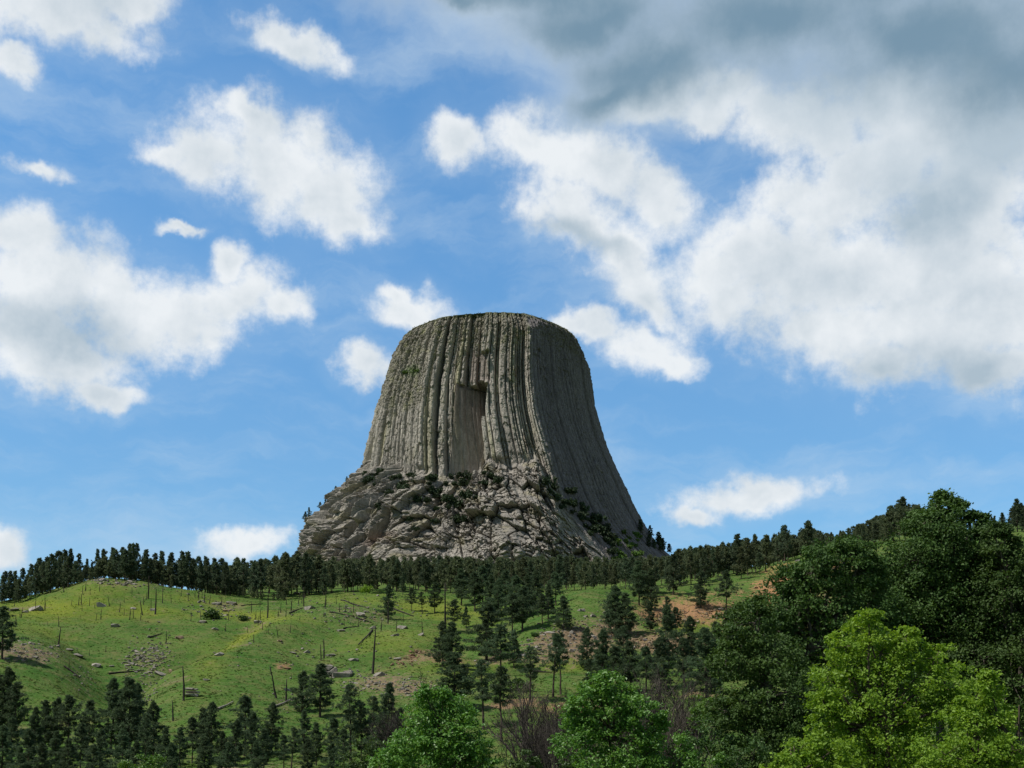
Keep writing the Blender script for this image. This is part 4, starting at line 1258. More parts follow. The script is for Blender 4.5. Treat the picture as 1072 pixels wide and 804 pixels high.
for k, (px, py) in enumerate([(377, 489), (358, 506), (347, 524), (343, 531), (337, 538), (331, 546), (328, 551), (322, 560), (318, 566), (351, 516)]):
    p = tower_point(px, py)
    put_pine('far', k % 6, p[0], p[1], rs.uniform(4.5, 8.5), 'small pine clinging to the sunlit flank of the tower against the sky', 'small pines on the tower flank', 1.2, p[2] - 0.8)
for k in range(15):
    t = rs.uniform(0, 1)
    px, py = 676 + 42 * t + rs.normal(0, 5), 556 + 24 * t + abs(rs.normal(0, 9))
    p = tower_point(px, py)
    put_pine('far', k % 6, p[0], p[1], rs.uniform(8, 13), 'dark pine on the steep flank below the shaded face of the tower', 'pines on the flank below the shaded face', 1.25, p[2] - 1.0)

# ------------------------------------------------------------------ rocks
def rock_material(name, a, b, c):
    m, g, out = material(name)
    tc = g.n('ShaderNodeTexCoord')
    pos = g.n('ShaderNodeNewGeometry').outputs['Position']
    n = g.noise(pos, 0.8, 6, 0.7); n2 = g.noise(pos, 4.0, 4, 0.7)
    oi = g.n('ShaderNodeObjectInfo').outputs['Random']
    col = g.mix(oi, a, b)
    col = g.mix(g.ramp(n, 0.4, 0.7), col, c)
    principled(g, out, g.mix(1.0, col, g.ramp(n2, 0.2, 0.8, 0.7, 1.2), 'MULTIPLY'), 0.95, 0.15, g.math('ADD', n, n2), 0.15, 0.8)
    return m


M_ROCK = rock_material('grey_rock', (0.26, 0.238, 0.205), (0.36, 0.33, 0.285), (0.17, 0.155, 0.13))
M_SAND = rock_material('sandstone', (0.33, 0.25, 0.165), (0.28, 0.195, 0.13), (0.17, 0.135, 0.10))
M_REDROCK = rock_material('red_rock', (0.27, 0.16, 0.10), (0.32, 0.21, 0.13), (0.16, 0.11, 0.08))
import bmesh


def hull(bm, c, s, r, n=15):
    p = r.normal(size=(n, 3)); p /= np.linalg.norm(p, axis=1)[:, None]
    p = np.sign(p) * np.abs(p) ** 0.5
    p = p * r.uniform(0.72, 1.0, (n, 1)) * np.asarray(s) + np.asarray(c)
    vs = [bm.verts.new([float(q) for q in v]) for v in p]
    res = bmesh.ops.convex_hull(bm, input=vs)
    dead = [v for v in res['geom_interior'] if isinstance(v, bmesh.types.BMVert)]
    if dead:
        bmesh.ops.delete(bm, geom=dead, context='VERTS')


def rock_mesh(name, seed, mat, pieces):
    r = np.random.default_rng(seed)
    bm = bmesh.new()
    for c, s in pieces:
        hull(bm, c, s, r)
    me = bpy.data.meshes.new(name); bm.to_mesh(me); bm.free()
    me.materials.append(mat)
    return me


ROCKS = {'grey': (M_ROCK, []), 'sand': (M_SAND, []), 'red': (M_REDROCK, [])}
for kk_, (mt, lst) in ROCKS.items():
    for i in range(6):
        rr0 = np.random.default_rng(40 + i)
        lst.append(rock_mesh('boulder', 300 + i, mt, [((0, 0, 0.15), (0.5, rr0.uniform(0.34, 0.5), rr0.uniform(0.14, 0.30)))]))


def put_rock(kind, px, py, wpx, label, group, flat=1.0):
    g = ground_at(px, py)
    w = wpx / F0 * g[1] * 1.15
    o = link('boulder', ROCKS[kind][1][int(RP.integers(0, 6))], loc=(g[0], g[1], g[2] - 0.12 * w))
    o.rotation_euler = (RP.normal(0, 0.15), RP.normal(0, 0.15), RP.uniform(-0.5, 0.5) + (math.pi if RP.uniform() < 0.5 else 0))
    o.scale = (w, w * RP.uniform(0.7, 1.1), w * flat * RP.uniform(0.8, 1.2))
    tag(o, label, 'rock', group)


ROCK_LIST = [   # x, y, width in photo pixels, kind, label
    (15, 639, 12, 'grey', 'pale rock at the foot of the skyline pines by the picture edge'), (27, 641, 8, 'grey', 'low rock ahead of the long slab on the yellow crest'), (38, 639, 16, 'grey', 'long pale slab lying in the yellow grass near the crest'),
    (105, 635, 11, 'grey', 'flat rock in yellow grass below the hilltop'), (121, 657, 11, 'grey', 'lone flat rock in the middle of the green hollow'), (72, 681, 12, 'grey', 'upper slab of the rock ledge running down the spur'), (82, 687, 12, 'grey', 'lower slab of the rock ledge running down the spur'),
    (117, 698, 6, 'grey', 'small pale rock alone above the ravine mouth'), (100, 697, 13, 'grey', 'long low rock at the mouth of the ravine'), (168, 707, 14, 'grey', 'pale rock at the lower end of the ravine rocks'), (178, 704, 9, 'sand', 'tan rock beside the lower end of the ravine rocks'),
    (139, 637, 7, 'grey', 'dark rock on the yellow brow of the hill'), (160, 639, 6, 'grey', 'pale rock by the tall burnt pole on the brow'), (213, 652, 10, 'grey', 'blue grey rock below the round bush'), (224, 659, 10, 'grey', 'dark hollowed rock on the ravine head'), (237, 640, 8, 'sand', 'tan rock just beyond the round bush'),
    (188, 669, 10, 'sand', 'tan slab above the ravine'), (230, 686, 11, 'grey', 'pale rock on the near green lobe, below the yellow edge'), (292, 671, 8, 'sand', 'tan block beside the short burnt stump'), (307, 684, 10, 'grey', 'dark rock high on the near green lobe'), (321, 684, 9, 'grey', 'thin flat slab high on the near green lobe'),
    (324, 638, 13, 'grey', 'large pale boulder at the end of the sloping log'), (270, 652, 9, 'grey', 'pale rock on the yellow edge of the near lobe'), (227, 633, 12, 'grey', 'broad grey rock in front of the saddle pines'), (243, 633, 14, 'grey', 'big cracked rock in front of the saddle pines'),
    (346, 687, 12, 'grey', 'rounded pale boulder beside two thin burnt poles'), (357, 661, 10, 'grey', 'grey boulder in the open green below the fallen logs'), (391, 658, 10, 'grey', 'grey boulder beside the tall pole with a crossbar'), (421, 658, 13, 'grey', 'broad low rock among the grass, by the forest clearing'), (414, 666, 9, 'grey', 'low rock below the broad one by the clearing'),
    (377, 645, 11, 'grey', 'pale boulder above the fallen logs'), (369, 691, 14, 'grey', 'purplish rock on the green below the crossbar pole'), (397, 708, 15, 'grey', 'smooth dark slab at the top of the brown scree'), (416, 691, 9, 'grey', 'dark rock at the head of the small gully'), (457, 688, 13, 'sand', 'bright tan rock under the bushy pine'),
    (311, 622, 9, 'grey', 'pale rock at the foot of the forest front'), (441, 665, 10, 'grey', 'rock beside a short burnt stump below the clearing'), (609, 640, 8, 'grey', 'dark topped boulder on the grassy knoll'), (621, 646, 8, 'grey', 'pale boulder on the grassy knoll'),
    (576, 664, 13, 'grey', 'largest grey block in the rubble bank of the knoll'), (300, 700, 11, 'red', 'reddish tan rock beside the leaning burnt pole'), (216, 712, 9, 'grey', 'pale rock on the grass above the stacked outcrop'), (301, 723, 11, 'grey', 'grey rock above the pale fallen log'), (642, 684, 9, 'sand', 'pale sandstone block below the dense pines'),
]
for (px, py, w, kd, lab) in ROCK_LIST:
    put_rock(kd, px, py, w, lab, 'rocks lying about the hillside')
ROCK_FIELDS = [   # x, y, half width, half height, tilt, count, min and max size, kind, label, group
    (590, 672, 46, 16, -18 , 70, 2.5, 8, 'grey', 'small block in the rubble bank on the face of the knoll', 'rubble on the knoll face'),
    (728, 645, 34, 9, 0, 40, 2.5, 7, 'sand', 'tan block on the bare orange bank', 'blocks on the orange bank'),
    (690, 674, 52, 9, 4, 52, 2.5, 8, 'sand', 'sandstone block in the broken ledge below the orange bank', 'blocks of the sandstone ledge'),
    (405, 718, 46, 10, 4, 44, 2, 6, 'grey', 'small stone in the brown scree above the dark pines', 'stones in the brown scree'),
    (22, 682, 36, 9, 8, 30, 2.5, 8, 'grey', 'dark stone in the ledge on the spur', 'stones of the spur ledge'),
    (152, 690, 24, 16, -30, 44, 2.5, 8, 'grey', 'grey stone among the rocks filling the ravine', 'rocks in the ravine'),
    (150, 730, 20, 10, -60, 10, 3, 6, 'grey', 'pale stone at the ravine foot behind the tall pines', 'stones at the ravine foot'),
    (225, 640, 34, 9, 12, 14, 2.5, 6, 'grey', 'stone on the saddle near the round bush', 'stones on the saddle'),
    (130, 611, 34, 3, 4, 12, 3, 8, 'grey', 'rock along the hilltop under the skyline pines', 'rocks along the hilltop'),
    (430, 690, 26, 6, -20, 14, 2.5, 6, 'red', 'reddish stone along the small gully', 'stones along the small gully'),
    (330, 690, 90, 36, 0, 16, 2, 4.5, 'grey', 'scattered stone in the grass of the near lobe', 'stones in the grass of the near lobe'),
    (380, 640, 60, 12, 0, 14, 2.5, 5, 'grey', 'stone in the pale grass below the forest front', 'stones below the forest front'),
    (820, 612, 24, 14, -35, 10, 3, 7, 'red', 'red stone on the steep orange cut', 'stones on the orange cut'),
]
SMALL = []
for (cx, cy, hw, hh, rot, n, s0, s1, kd, lab, grp) in ROCK_FIELDS:
    c, s = math.cos(math.radians(rot)), math.sin(math.radians(rot))
    for _ in range(n):
        a, b = np.clip(RP.normal(0, 0.55, 2), -1.1, 1.1)
        a, b = a * hw, b * hh
        w = RP.uniform(s0, s1)
        if w < 3.9:
            SMALL.append((kd, cx + a * c - b * s, cy + a * s + b * c, w)); continue
        put_rock(kd if RP.uniform() < 0.75 else 'grey', cx + a * c - b * s, cy + a * s + b * c, w, lab, grp, RP.uniform(0.7, 1.2))


def build_rubble():
    """the countless small stones of the bare banks"""
    r = np.random.default_rng(8)
    spots = [(kd, px, py, w) for kd, px, py, w in SMALL]
    for (cx, cy, hw, hh, rot, n, s0, s1, kd, lab, grp) in ROCK_FIELDS:
        c, s = math.cos(math.radians(rot)), math.sin(math.radians(rot))
        for _ in range(n * 4):
            a, b = r.normal(0, 0.6, 2) * np.array([hw, hh])
            spots.append((kd, cx + a * c - b * s, cy + a * s + b * c, r.uniform(1.4, 3.8)))
    for b in BANKS:
        c, s = math.cos(math.radians(b[4])), math.sin(math.radians(b[4]))
        for _ in range(int(b[2] * b[3] * 0.10)):
            u, v = r.normal(0, 0.5, 2) * np.array([b[2], b[3]])
            spots.append(('red' if b[6] > 0.8 else 'sand' if b[6] > 0.4 else 'grey', b[0] + u * c - v * s, b[1] + u * s + v * c, r.uniform(1.2, 3.4)))
    tm = []
    for i in range(4):
        me = ROCKS['grey'][1][i]
        bm = bmesh.new(); bm.from_mesh(me); bmesh.ops.triangulate(bm, faces=bm.faces); bm.verts.index_update()
        tm.append((np.array([v.co[:] for v in bm.verts]), np.array([[v.index for v in f.verts] for f in bm.faces]))); bm.free()
    Vs, Fs, Ms, n = [], [], [], 0
    for k, (kd, px, py, w) in enumerate(spots):
        g = ground_at(px, py); s = w / F0 * g[1]
        a = r.uniform(0, 6.28); M = np.array([[math.cos(a), -math.sin(a), 0], [math.sin(a), math.cos(a), 0], [0, 0, 1]])
        V, F = tm[k % 4]
        Vs.append(V @ M.T * s * np.array([1, 1, r.uniform(0.8, 1.6)]) + g); Fs.append(F + n); Ms.append(np.full(len(F), ['grey', 'sand', 'red'].index(kd))); n += len(V)
    me = mesh_np('rubble', np.concatenate(Vs), np.concatenate(Fs), [M_ROCK, M_SAND, M_REDROCK], midx=np.concatenate(Ms))
    tag(link('rubble', me), 'countless small stones strewn over the bare banks', kind='stuff')


build_rubble()


def outcrop(px, py, wpx, seed, mat, pieces, label):
    g = ground_at(px, py); w = wpx / F0 * g[1]
    me = rock_mesh('rock_outcrop', seed, mat, [((c[0] * w, c[1] * w, c[2] * w), (s[0] * w, s[1] * w, s[2] * w)) for c, s in pieces])
    tag(link('rock_outcrop', me, loc=(g[0], g[1], g[2])), label, 'rock')


outcrop(201, 729, 19, 61, M_ROCK, [((0, 0, 0.05), (0.5, 0.4, 0.12)), ((0.02, 0, 0.24), (0.46, 0.38, 0.09)), ((-0.08, 0, 0.40), (0.36, 0.3, 0.10)), ((0.2, 0, 0.38), (0.22, 0.2, 0.06))], 'outcrop of stacked grey slabs beside a leaning burnt pole')
outcrop(353, 709, 32, 62, M_ROCK, [((-0.22, 0.1, 0.14), (0.30, 0.3, 0.2)), ((0.15, 0, 0.05), (0.42, 0.3, 0.12)), ((-0.3, 0, 0.28), (0.2, 0.2, 0.12)), ((0.32, 0.1, 0.14), (0.22, 0.2, 0.08))], 'biggest grey outcrop with a tan top behind the pair of pines')

# ------------------------------------------------------------------ burnt poles, logs and leafless trees
def snag_mesh(seed, fork=False):
    r = np.random.default_rng(seed)
    mb = MB()
    t = np.linspace(0, 1, 7)
    sw = np.cumsum(r.normal(0, 0.009, (7, 2)), 0)
    pts = np.stack([sw[:, 0], sw[:, 1], t - 0.04], -1)
    mb.tube(pts, 0.030 * (1 - 0.62 * t) * r.uniform(0.85, 1.15, 7), 6)
    for _ in range(int(r.integers(1, 5))):
        h = r.uniform(0.35, 0.92); a = r.uniform(0, 6.28)
        p0 = np.array([np.interp(h, t, pts[:, 0]), np.interp(h, t, pts[:, 1]), h])
        mb.tube([p0, p0 + np.array([math.cos(a), math.sin(a), r.uniform(-0.2, 0.5)]) * r.uniform(0.03, 0.12)], [0.008, 0.003], 4)
    return mb.mesh('burnt_pole', M_CHAR)


SNAG_MESH = [snag_mesh(700 + i) for i in range(7)]


def put_snag(px, base, top, tx, label, group, i=None, mat=None):
    g = ground_at(px, base)
    H = max(1.2, P(px, top, g[1])[2] - g[2])
    o = link('burnt_pole', SNAG_MESH[int(RP.integers(0, 7)) if i is None else i], loc=g)
    o.rotation_euler = (RP.normal(0, 0.03), math.atan2((tx - px), (base - top)), RP.uniform(-0.6, 0.6))
    thick = min(1.0, 4.5 / H) ** 0.55 * 1.5
    o.scale = (H * thick, H * thick, H)
    tag(o, label, 'dead tree', group)


BIG_SNAGS = [
    (192, 734, 696, 189, 'tall leaning burnt pole beside the stacked rock outcrop'), (181, 756, 732, 179, 'thin crooked dead pole just above the dark pines'), (289, 731, 695, 281, 'burnt pole leaning back over the near green slope'),
    (299, 736, 710, 299, 'short burnt pole by the pale fallen log'), (305, 711, 704, 305, 'charred stump above the pale fallen log'), (390, 706, 653, 391, 'tallest burnt pole, standing alone in the open green'),
    (336, 692, 674, 335, 'shorter of two burnt poles beside the rounded boulder'), (339, 690, 668, 339, 'taller of two burnt poles beside the rounded boulder'), (406, 653, 628, 406, 'slim burnt pole below the forest front, left of the clearing'),
    (442, 663, 650, 442, 'short black stump at the head of the gully'), (466, 662, 608, 465, 'bare grey trunk rising against the forest front'), (422, 650, 642, 422, 'black stump at the end of the upper log'),
    (375, 657, 647, 375, 'thick charred stump at the joint of the long fallen logs'), (373, 649, 642, 373, 'charred stub beside the pale boulder above the logs'), (360, 655, 648, 360, 'small stump above the lone grey boulder'),
    (155, 627, 602, 155, 'very tall bare pole against the skyline pines'), (162.5, 644, 615, 163, 'tall black pole on the yellow brow of the hill'), (149, 644, 628, 147, 'black pole leaning on the yellow brow'), (125, 641, 630, 126, 'hooked dead pole on the yellow brow'),
    (173.5, 675, 660, 173.5, 'lone straight burnt pole above the ravine'), (110.5, 683, 675, 110.5, 'black stump in the bottom of the green hollow'), (61, 676, 655, 62, 'hair thin pole on the spur above the rock ledge'), (265.5, 673, 663, 265, 'black stump on the near lobe below the yellow edge'),
    (291, 668, 655, 289, 'thin leaning pole on the near lobe, beside a tan block'), (280, 647, 618, 280, 'tall burnt pole on the saddle before the pines'), (318, 635, 614, 317, 'burnt pole before the forest, beside the large pale boulder'), (340, 636, 618, 340, 'straight pole before the forest front, over pale grass'),
    (25, 753, 737, 25, 'dead pole rising between the crowded pines'), (81.5, 731, 722, 81.5, 'small dead pole above the pines under the hollow'), (489, 704, 692, 489, 'black pole stump on the meadow beside the bushy pine'),
]
for (px, b, t, tx, lab) in BIG_SNAGS:
    put_snag(px, b, t, tx, lab, 'burnt poles on the hill')
HILL_SNAGS = [(15, 635, 626), (22, 647, 635), (37, 640, 628), (47, 639, 625), (75, 634, 627), (82, 634, 623), (85, 634, 621), (86.5, 623, 613), (89, 619, 608), (93.5, 635, 625), (104, 620, 611), (106, 613, 605), (114.5, 635, 624), (117.5, 634, 629), (138, 623, 615),
              (153, 628, 619), (170, 632, 619), (158, 636, 627), (72, 701, 691), (93.5, 687, 679), (91, 708, 699), (130, 632, 624), (99, 637, 630), (50, 655, 650)]
SADDLE_SNAGS = [(179, 632, 622), (197, 630, 619), (190, 625, 617), (214, 632, 619), (219, 632, 622), (263, 642, 629), (291, 646, 635), (293.5, 642, 630), (299, 646, 635), (304.5, 640, 627), (200, 651, 642), (232, 634, 626), (305, 640, 628), (272, 636, 628), (208, 628, 618), (248, 634, 626), (352, 633, 624), (365, 632, 625)]
for _ in range(26):
    px = RP.uniform(10, 235); b = RP.uniform(616, 660)
    HILL_SNAGS.append((px, max(b, 612 + abs(px - 120) * 0.16), max(b, 612 + abs(px - 120) * 0.16) - RP.uniform(6, 13)))
for _ in range(24):
    px = RP.uniform(235, 440); b = RP.uniform(630, 668)
    SADDLE_SNAGS.append((px, b, b - RP.uniform(6, 13)))
for (px, b, t) in HILL_SNAGS:
    put_snag(px, b, t, px + RP.normal(0, 0.6), 'small burnt pole on the yellow crest of the grassy hill', 'small burnt poles on the hill crest')
for (px, b, t) in SADDLE_SNAGS:
    put_snag(px, b, t, px + RP.normal(0, 0.6), 'small burnt pole on the saddle in front of the pines', 'small burnt poles on the saddle')

LOGS = [((345, 642), (372, 648), M_CHAR, 'dark log sloping down to a charred stump'), ((373, 648), (389, 653), M_CHAR, 'dark log between charred stump and crossbar pole'), ((357, 629), (386, 638), M_CHAR, 'long dark log just below the forest front'),
        ((411, 638), (433, 646), M_CHAR, 'dark log before the single pine at the forest edge'), ((360, 659), (376, 656), M_CHAR, 'short log at the lone grey boulder'), ((390, 661), (375, 676), M_CHAR, 'thin log lying down the green slope'), ((303, 643), (317, 637), M_CHAR, 'dark log running up to the large pale boulder'),
        ((114, 707), (151, 704), M_CHAR, 'long dark log across the foot of the ravine'), ((67, 699), (84, 711), M_CHAR, 'thin log down the spur below the rock ledge'), ((228, 744), (244, 737), M_DEADWOOD, 'bleached log on the grass above the dark pines'), ((287, 741), (306, 733), M_DEADWOOD, 'thick bleached log below the leaning pole'),
        ((552, 703), (578, 705), M_CHAR, 'dark log across the green meadow'), ((253, 635), (275, 633), M_CHAR, 'dark log on the saddle behind the cracked rock'), ((370, 623), (384, 628), M_CHAR, 'dark log at the very foot of the forest front'), ((156, 668), (170, 664), M_CHAR, 'thin log above the ravine')]
for (a, b, mt, lab) in LOGS:
    ga, gb = ground_at(*a), ground_at(*b)
    n = 9; t = np.linspace(0, 1, n)
    xy = ga[None, :2] * (1 - t[:, None]) + gb[None, :2] * t[:, None]
    r0 = 0.24 if mt is M_CHAR else 0.22
    z = ground(xy[:, 0], xy[:, 1]); z = 0.5 * z + 0.5 * (z[0] * (1 - t) + z[-1] * t) + r0 * 0.9
    mb = MB()
    mb.tube(np.stack([xy[:, 0], xy[:, 1], z], -1) - np.array([ga[0], ga[1], z[0]]), r0 * (1 - 0.55 * t), 6)
    tag(link('fallen_log', mb.mesh('fallen_log', mt), loc=(ga[0], ga[1], z[0])), lab, 'log')


def bare_tree(px, base, top, seed, label, mat, spread=0.35, levels=4, Y=None, stems=1, group=None, rad=0.02):
    r = np.random.default_rng(seed)
    if Y is None:
        g = ground_at(px, base)
    else:
        x = P(px, 760, Y)[0]; g = np.array([x, Y, gz(x, Y)])
    H = P(px, top, g[1])[2] - g[2]
    root = link('leafless_tree', None, loc=g)
    trunk, twigs = MB(), MB()

    def grow(p, d, ln, rd, lv):
        q = [p]
        for k in range(4):
            d = d + r.normal(0, 0.10 + 0.04 * (levels - lv), 3) + np.array([0, 0, 0.06]); d /= np.linalg.norm(d)
            q.append(q[-1] + d * ln / 4)
        (trunk if lv >= levels - 1 else twigs).tube(q, np.linspace(rd, rd * 0.6, 5), 5 if lv > 1 else 3)
        if lv == 0:
            return
        for k in range(int(r.integers(2, 5))):
            i = int(r.integers(2, 5)); a = r.uniform(0, 6.28)
            dv = d + np.array([math.cos(a), math.sin(a), r.uniform(-0.1, 0.5)]) * r.uniform(spread, spread * 2.2)
            grow(q[i], dv / np.linalg.norm(dv), ln * r.uniform(0.5, 0.75), rd * 0.55, lv - 1)
    for s in range(stems):
        d0 = np.array([r.normal(0, 0.14 * min(stems, 3)), r.normal(0, 0.12), 1.0])
        grow(np.array([r.normal(0, 0.05) * H * (stems > 1), r.normal(0, 0.04) * H * (stems > 1), -0.2]), d0 / np.linalg.norm(d0), H * r.uniform(0.4, 0.52), H * rad * r.uniform(0.7, 1.1), levels)
    link('trunk', trunk.mesh('trunk', mat), root)
    link('branches', twigs.mesh('branches', mat), root)['kind'] = 'stuff'
    return tag(root, label, 'dead tree', group)


bare_tree(442, 730, 690, 5, 'leafless dead tree with crooked arms behind the bright leafy tree', M_CHAR, 0.5, 3, rad=0.02)
BURNT = [(560, 712, 128, 3, 'thin leafless tree at the outer edge of the burnt thicket beside the meadow'), (571, 716, 120, 5, 'many stemmed leafless tree in the middle of the burnt thicket'), (583, 728, 112, 5, 'dark leafless tree with upright stems next to the green leafy tree'),
         (592, 742, 104, 4, 'low leafless tree hard against the green leafy tree'), (603, 752, 100, 3, 'short leafless tree half under the green leafy crown'), (565, 752, 106, 5, 'lowest tangle of grey stems in the burnt thicket'), (578, 762, 98, 4, 'tangled leafless tree at the front of the burnt thicket'),
         (682, 716, 118, 4, 'leafless tree with twin dark stems between two leafy trees'), (694, 700, 122, 3, 'dark forked leafless tree above the leafy shrubs'), (706, 712, 125, 5, 'grey twiggy leafless tree beside the sandy rocks'), (716, 708, 130, 5, 'broad twiggy leafless tree under the big dark pine'),
         (672, 738, 108, 4, 'low leafless tree beside the green leafy crown'), (700, 742, 106, 5, 'thorny grey leafless tree behind the leafy shrubs'), (458, 726, 160, 4, 'purplish leafless bush above the bright leafy crown'), (420, 728, 168, 4, 'dull leafless bush among the thin pines'), (545, 760, 122, 4, 'low leafless bush at the near end of the meadow')]
for k, (px, top, Y, st, lab) in enumerate(BURNT):
    bare_tree(px, None, top, 40 + k, lab, M_CHAR if k % 4 else M_BARK2, 0.30, 4, Y=Y, stems=st + 6, group='leafless trees below the meadow', rad=0.014)


# ------------------------------------------------------------------ leafy trees
def leafy_tree(name, label, lobes, Y, leaf, mat, bark, seed, density=1.0, trunk_r=0.25, base_px=None, base_off=0.0, sprig=0.2, cat='tree', group=None, depth=True, stems=1, up=0.5):
    """lobes: (photo x, y, radius) of the foliage masses as they stand at distance Y; every mass is a ball of sprigs with its own depth"""
    r = np.random.default_rng(seed)
    m = 1.0 / F0 * Y
    balls = []
    for (px, py, rp) in lobes:
        dy = r.uniform(-0.5, 0.5) * rp * m
        yy = Y + dy
        c = P(px, py, yy); R = rp * m * (0.97 if name == 'cottonwood' else 0.9)
        balls.append((c, R))
        if depth and rp > 14:
            balls.append((P(px + r.normal(0, 0.3) * rp, py + abs(r.normal(0, 0.25)) * rp, yy + R * r.uniform(1.1, 1.9)), R * r.uniform(0.8, 1.0)))
    cx = np.mean([b[0][0] for b in balls]) if base_px is None else P(base_px, 780, Y)[0]
    cy = Y + 0.4 * np.mean([b[1] for b in balls])
    z0 = gz(cx, cy) - 0.1
    o0 = np.array([cx, cy, z0])
    root = link(name, None, loc=o0)
    wood, LV, LF, ln = MB(), [], [], 0
    zmin = min(b[0][2] - b[1] for b in balls) - z0
    ztop = max(b[0][2] + b[1] for b in balls) - z0
    fork = max(0.25 * ztop, min(0.55 * ztop, zmin))
    starts = []
    for s in range(stems):
        tip = np.array([r.normal(0, 0.10) * ztop * (stems > 1), r.normal(0, 0.05) * ztop, fork * r.uniform(0.85, 1.15)])
        p = [np.array([0, 0, -0.4]) + tip * 0.0, tip * np.array([0.25, 0.25, 0.35]), tip * np.array([0.6, 0.6, 0.7]), tip]
        wood.tube(p, trunk_r * np.array([1.35, 1.0, 0.9, 0.75]) / (1 if stems == 1 else 1.3), 8)
        starts.append(tip)
        # leader into the crown
        top = tip + np.array([r.normal(0, 0.06) * ztop, r.normal(0, 0.06) * ztop, (ztop - tip[2]) * 0.75])
        wood.tube([tip, (tip + top) / 2 + r.normal(0, 0.03 * ztop, 3), top], trunk_r * np.array([0.7, 0.45, 0.12]), 6)
        starts.append((tip + top) / 2)
    for (c, R) in balls:
        c = c - o0
        st = min(starts, key=lambda q: np.linalg.norm(q - c) + (2 if q[2] > c[2] else 0))
        mid = (st + c) / 2 + np.array([0, 0, -0.06 * np.linalg.norm(c - st)]) + r.normal(0, 0.06 * np.linalg.norm(c - st), 3)
        wood.tube([st, mid, c], trunk_r * np.array([0.45, 0.3, 0.12]), 5, cap=False)
        ns = int(max(6, density * 16 * (R / (leaf * 6)) ** 1.4)) + 6
        d = r.normal(size=(ns, 3)); d /= np.linalg.norm(d, axis=1)[:, None]
        rad = np.where(r.uniform(size=ns) < 0.25, r.uniform(0.3, 0.8, ns), r.uniform(0.78, 1.14, ns))
        sc = c + d * (R * rad)[:, None] * np.array([1, 1, 0.92])
        for q in range(0, ns, 3):
            wood.tube([c, (c + sc[q]) / 2 + r.normal(0, 0.06 * R, 3), sc[q]], trunk_r * np.array([0.10, 0.06, 0.03]), 3, cap=False)
        nl = int(max(14, 42 * density))
        sg = max(R * sprig * 0.72, leaf * 0.8)
        lc = sc[:, None, :] + r.normal(0, 1, (ns, nl, 3)) * sg * np.array([1, 1, 0.6])
        lc = lc.reshape(-1, 3)
        nr = r.normal(0, 0.65, lc.shape) + np.array([0, 0, up]) + np.repeat(d, nl, 0) * 0.45
        nr /= np.linalg.norm(nr, axis=1)[:, None]
        V, F = leaf_quads(lc, nr, leaf * r.uniform(0.6, 1.25, len(lc)), 0.62, r)
        LV.append(V); LF.append(F + ln); ln += len(V)
    link('trunk', wood.mesh('trunk', bark), root)
    link('crown', mesh_np('crown', np.concatenate(LV), np.concatenate(LF), mat), root)
    return tag(root, label, cat, group)


leafy_tree('cottonwood', 'tallest dark cottonwood, its crown breaking the skyline above the bright young tree', [(985, 562, 38), (955, 588, 40), (1012, 580, 38), (1032, 604, 36), (930, 618, 42), (985, 640, 52), (1036, 655, 44), (985, 532, 17), (1008, 536, 12), (968, 548, 20), (1002, 610, 40), (950, 665, 44), (1000, 700, 46), (984, 520, 5), (1006, 528, 6), (1018, 541, 6), (1030, 545, 6), (1031, 556, 7), (920, 655, 36), (940, 640, 40), (968, 608, 40)],
           96, 0.27, M_DARKLEAF, M_BARK2, 1, 1.35, 0.42, base_px=990)
leafy_tree('cottonwood', 'dark cottonwood with a rounded shoulder between orange cut and the tallest cottonwood', [(850, 600, 32), (885, 588, 32), (862, 586, 14), (830, 610, 16), (905, 600, 24), (822, 636, 34), (865, 640, 42), (905, 640, 38), (840, 680, 42), (890, 690, 46), (870, 740, 44), (920, 700, 40), (880, 575, 10), (905, 578, 12), (812, 660, 26)],
           90, 0.26, M_DARKLEAF, M_BARK2, 2, 1.35, 0.38, base_px=862)
leafy_tree('cottonwood', 'lower dark cottonwood with glinting leaves beside the column shaped pine', [(790, 652, 26), (776, 690, 26), (806, 690, 36), (782, 735, 32), (826, 725, 40), (815, 770, 40), (762, 745, 18), (790, 790, 36), (840, 790, 36), (797, 634, 12), (768, 668, 12), (845, 760, 36)],
           82, 0.24, M_DARKLEAF, M_BARK2, 3, 1.35, 0.3, base_px=806)
leafy_tree('cottonwood', 'dark cottonwood cut off by the picture edge, with a thick bent limb', [(1046, 570, 20), (1056, 590, 28), (1048, 625, 40), (1078, 610, 40), (1076, 665, 50), (1060, 715, 44), (1100, 680, 50), (1030, 690, 40), (1085, 750, 44), (1040, 556, 9), (1052, 556, 8), (1110, 620, 46)],
           92, 0.26, M_DARKLEAF, M_BARK2, 4, 1.3, 0.4, base_px=1075)
leafy_tree('young_maple', 'bright yellow green tree with three rounded tops before the dark cottonwoods', [(908, 660, 22), (884, 676, 20), (922, 684, 28), (896, 697, 28), (946, 668, 17), (946, 688, 22), (872, 712, 26), (862, 735, 18), (902, 728, 38), (948, 722, 34), (980, 688, 20), (990, 715, 28), (975, 745, 36), (890, 765, 34), (930, 772, 42), (868, 760, 20), (1004, 735, 20), (960, 790, 40), (905, 800, 40), (910, 643, 8)],
           46, 0.145, M_BRIGHTLEAF, M_BARK, 5, 1.0, 0.17, base_px=928, sprig=0.24, stems=3, up=0.7)
leafy_tree('young_maple', 'smaller bright green tree beside the three topped one, nearest the picture corner', [(1022, 728, 20), (1037, 722, 12), (1008, 752, 24), (1042, 748, 26), (1022, 775, 34), (1062, 785, 26), (990, 790, 30), (1050, 810, 36), (1010, 815, 36), (1070, 812, 22), (1034, 708, 7)],
           43, 0.14, M_BRIGHTLEAF, M_BARK, 6, 1.0, 0.13, base_px=1026, sprig=0.24, stems=2, up=0.7)
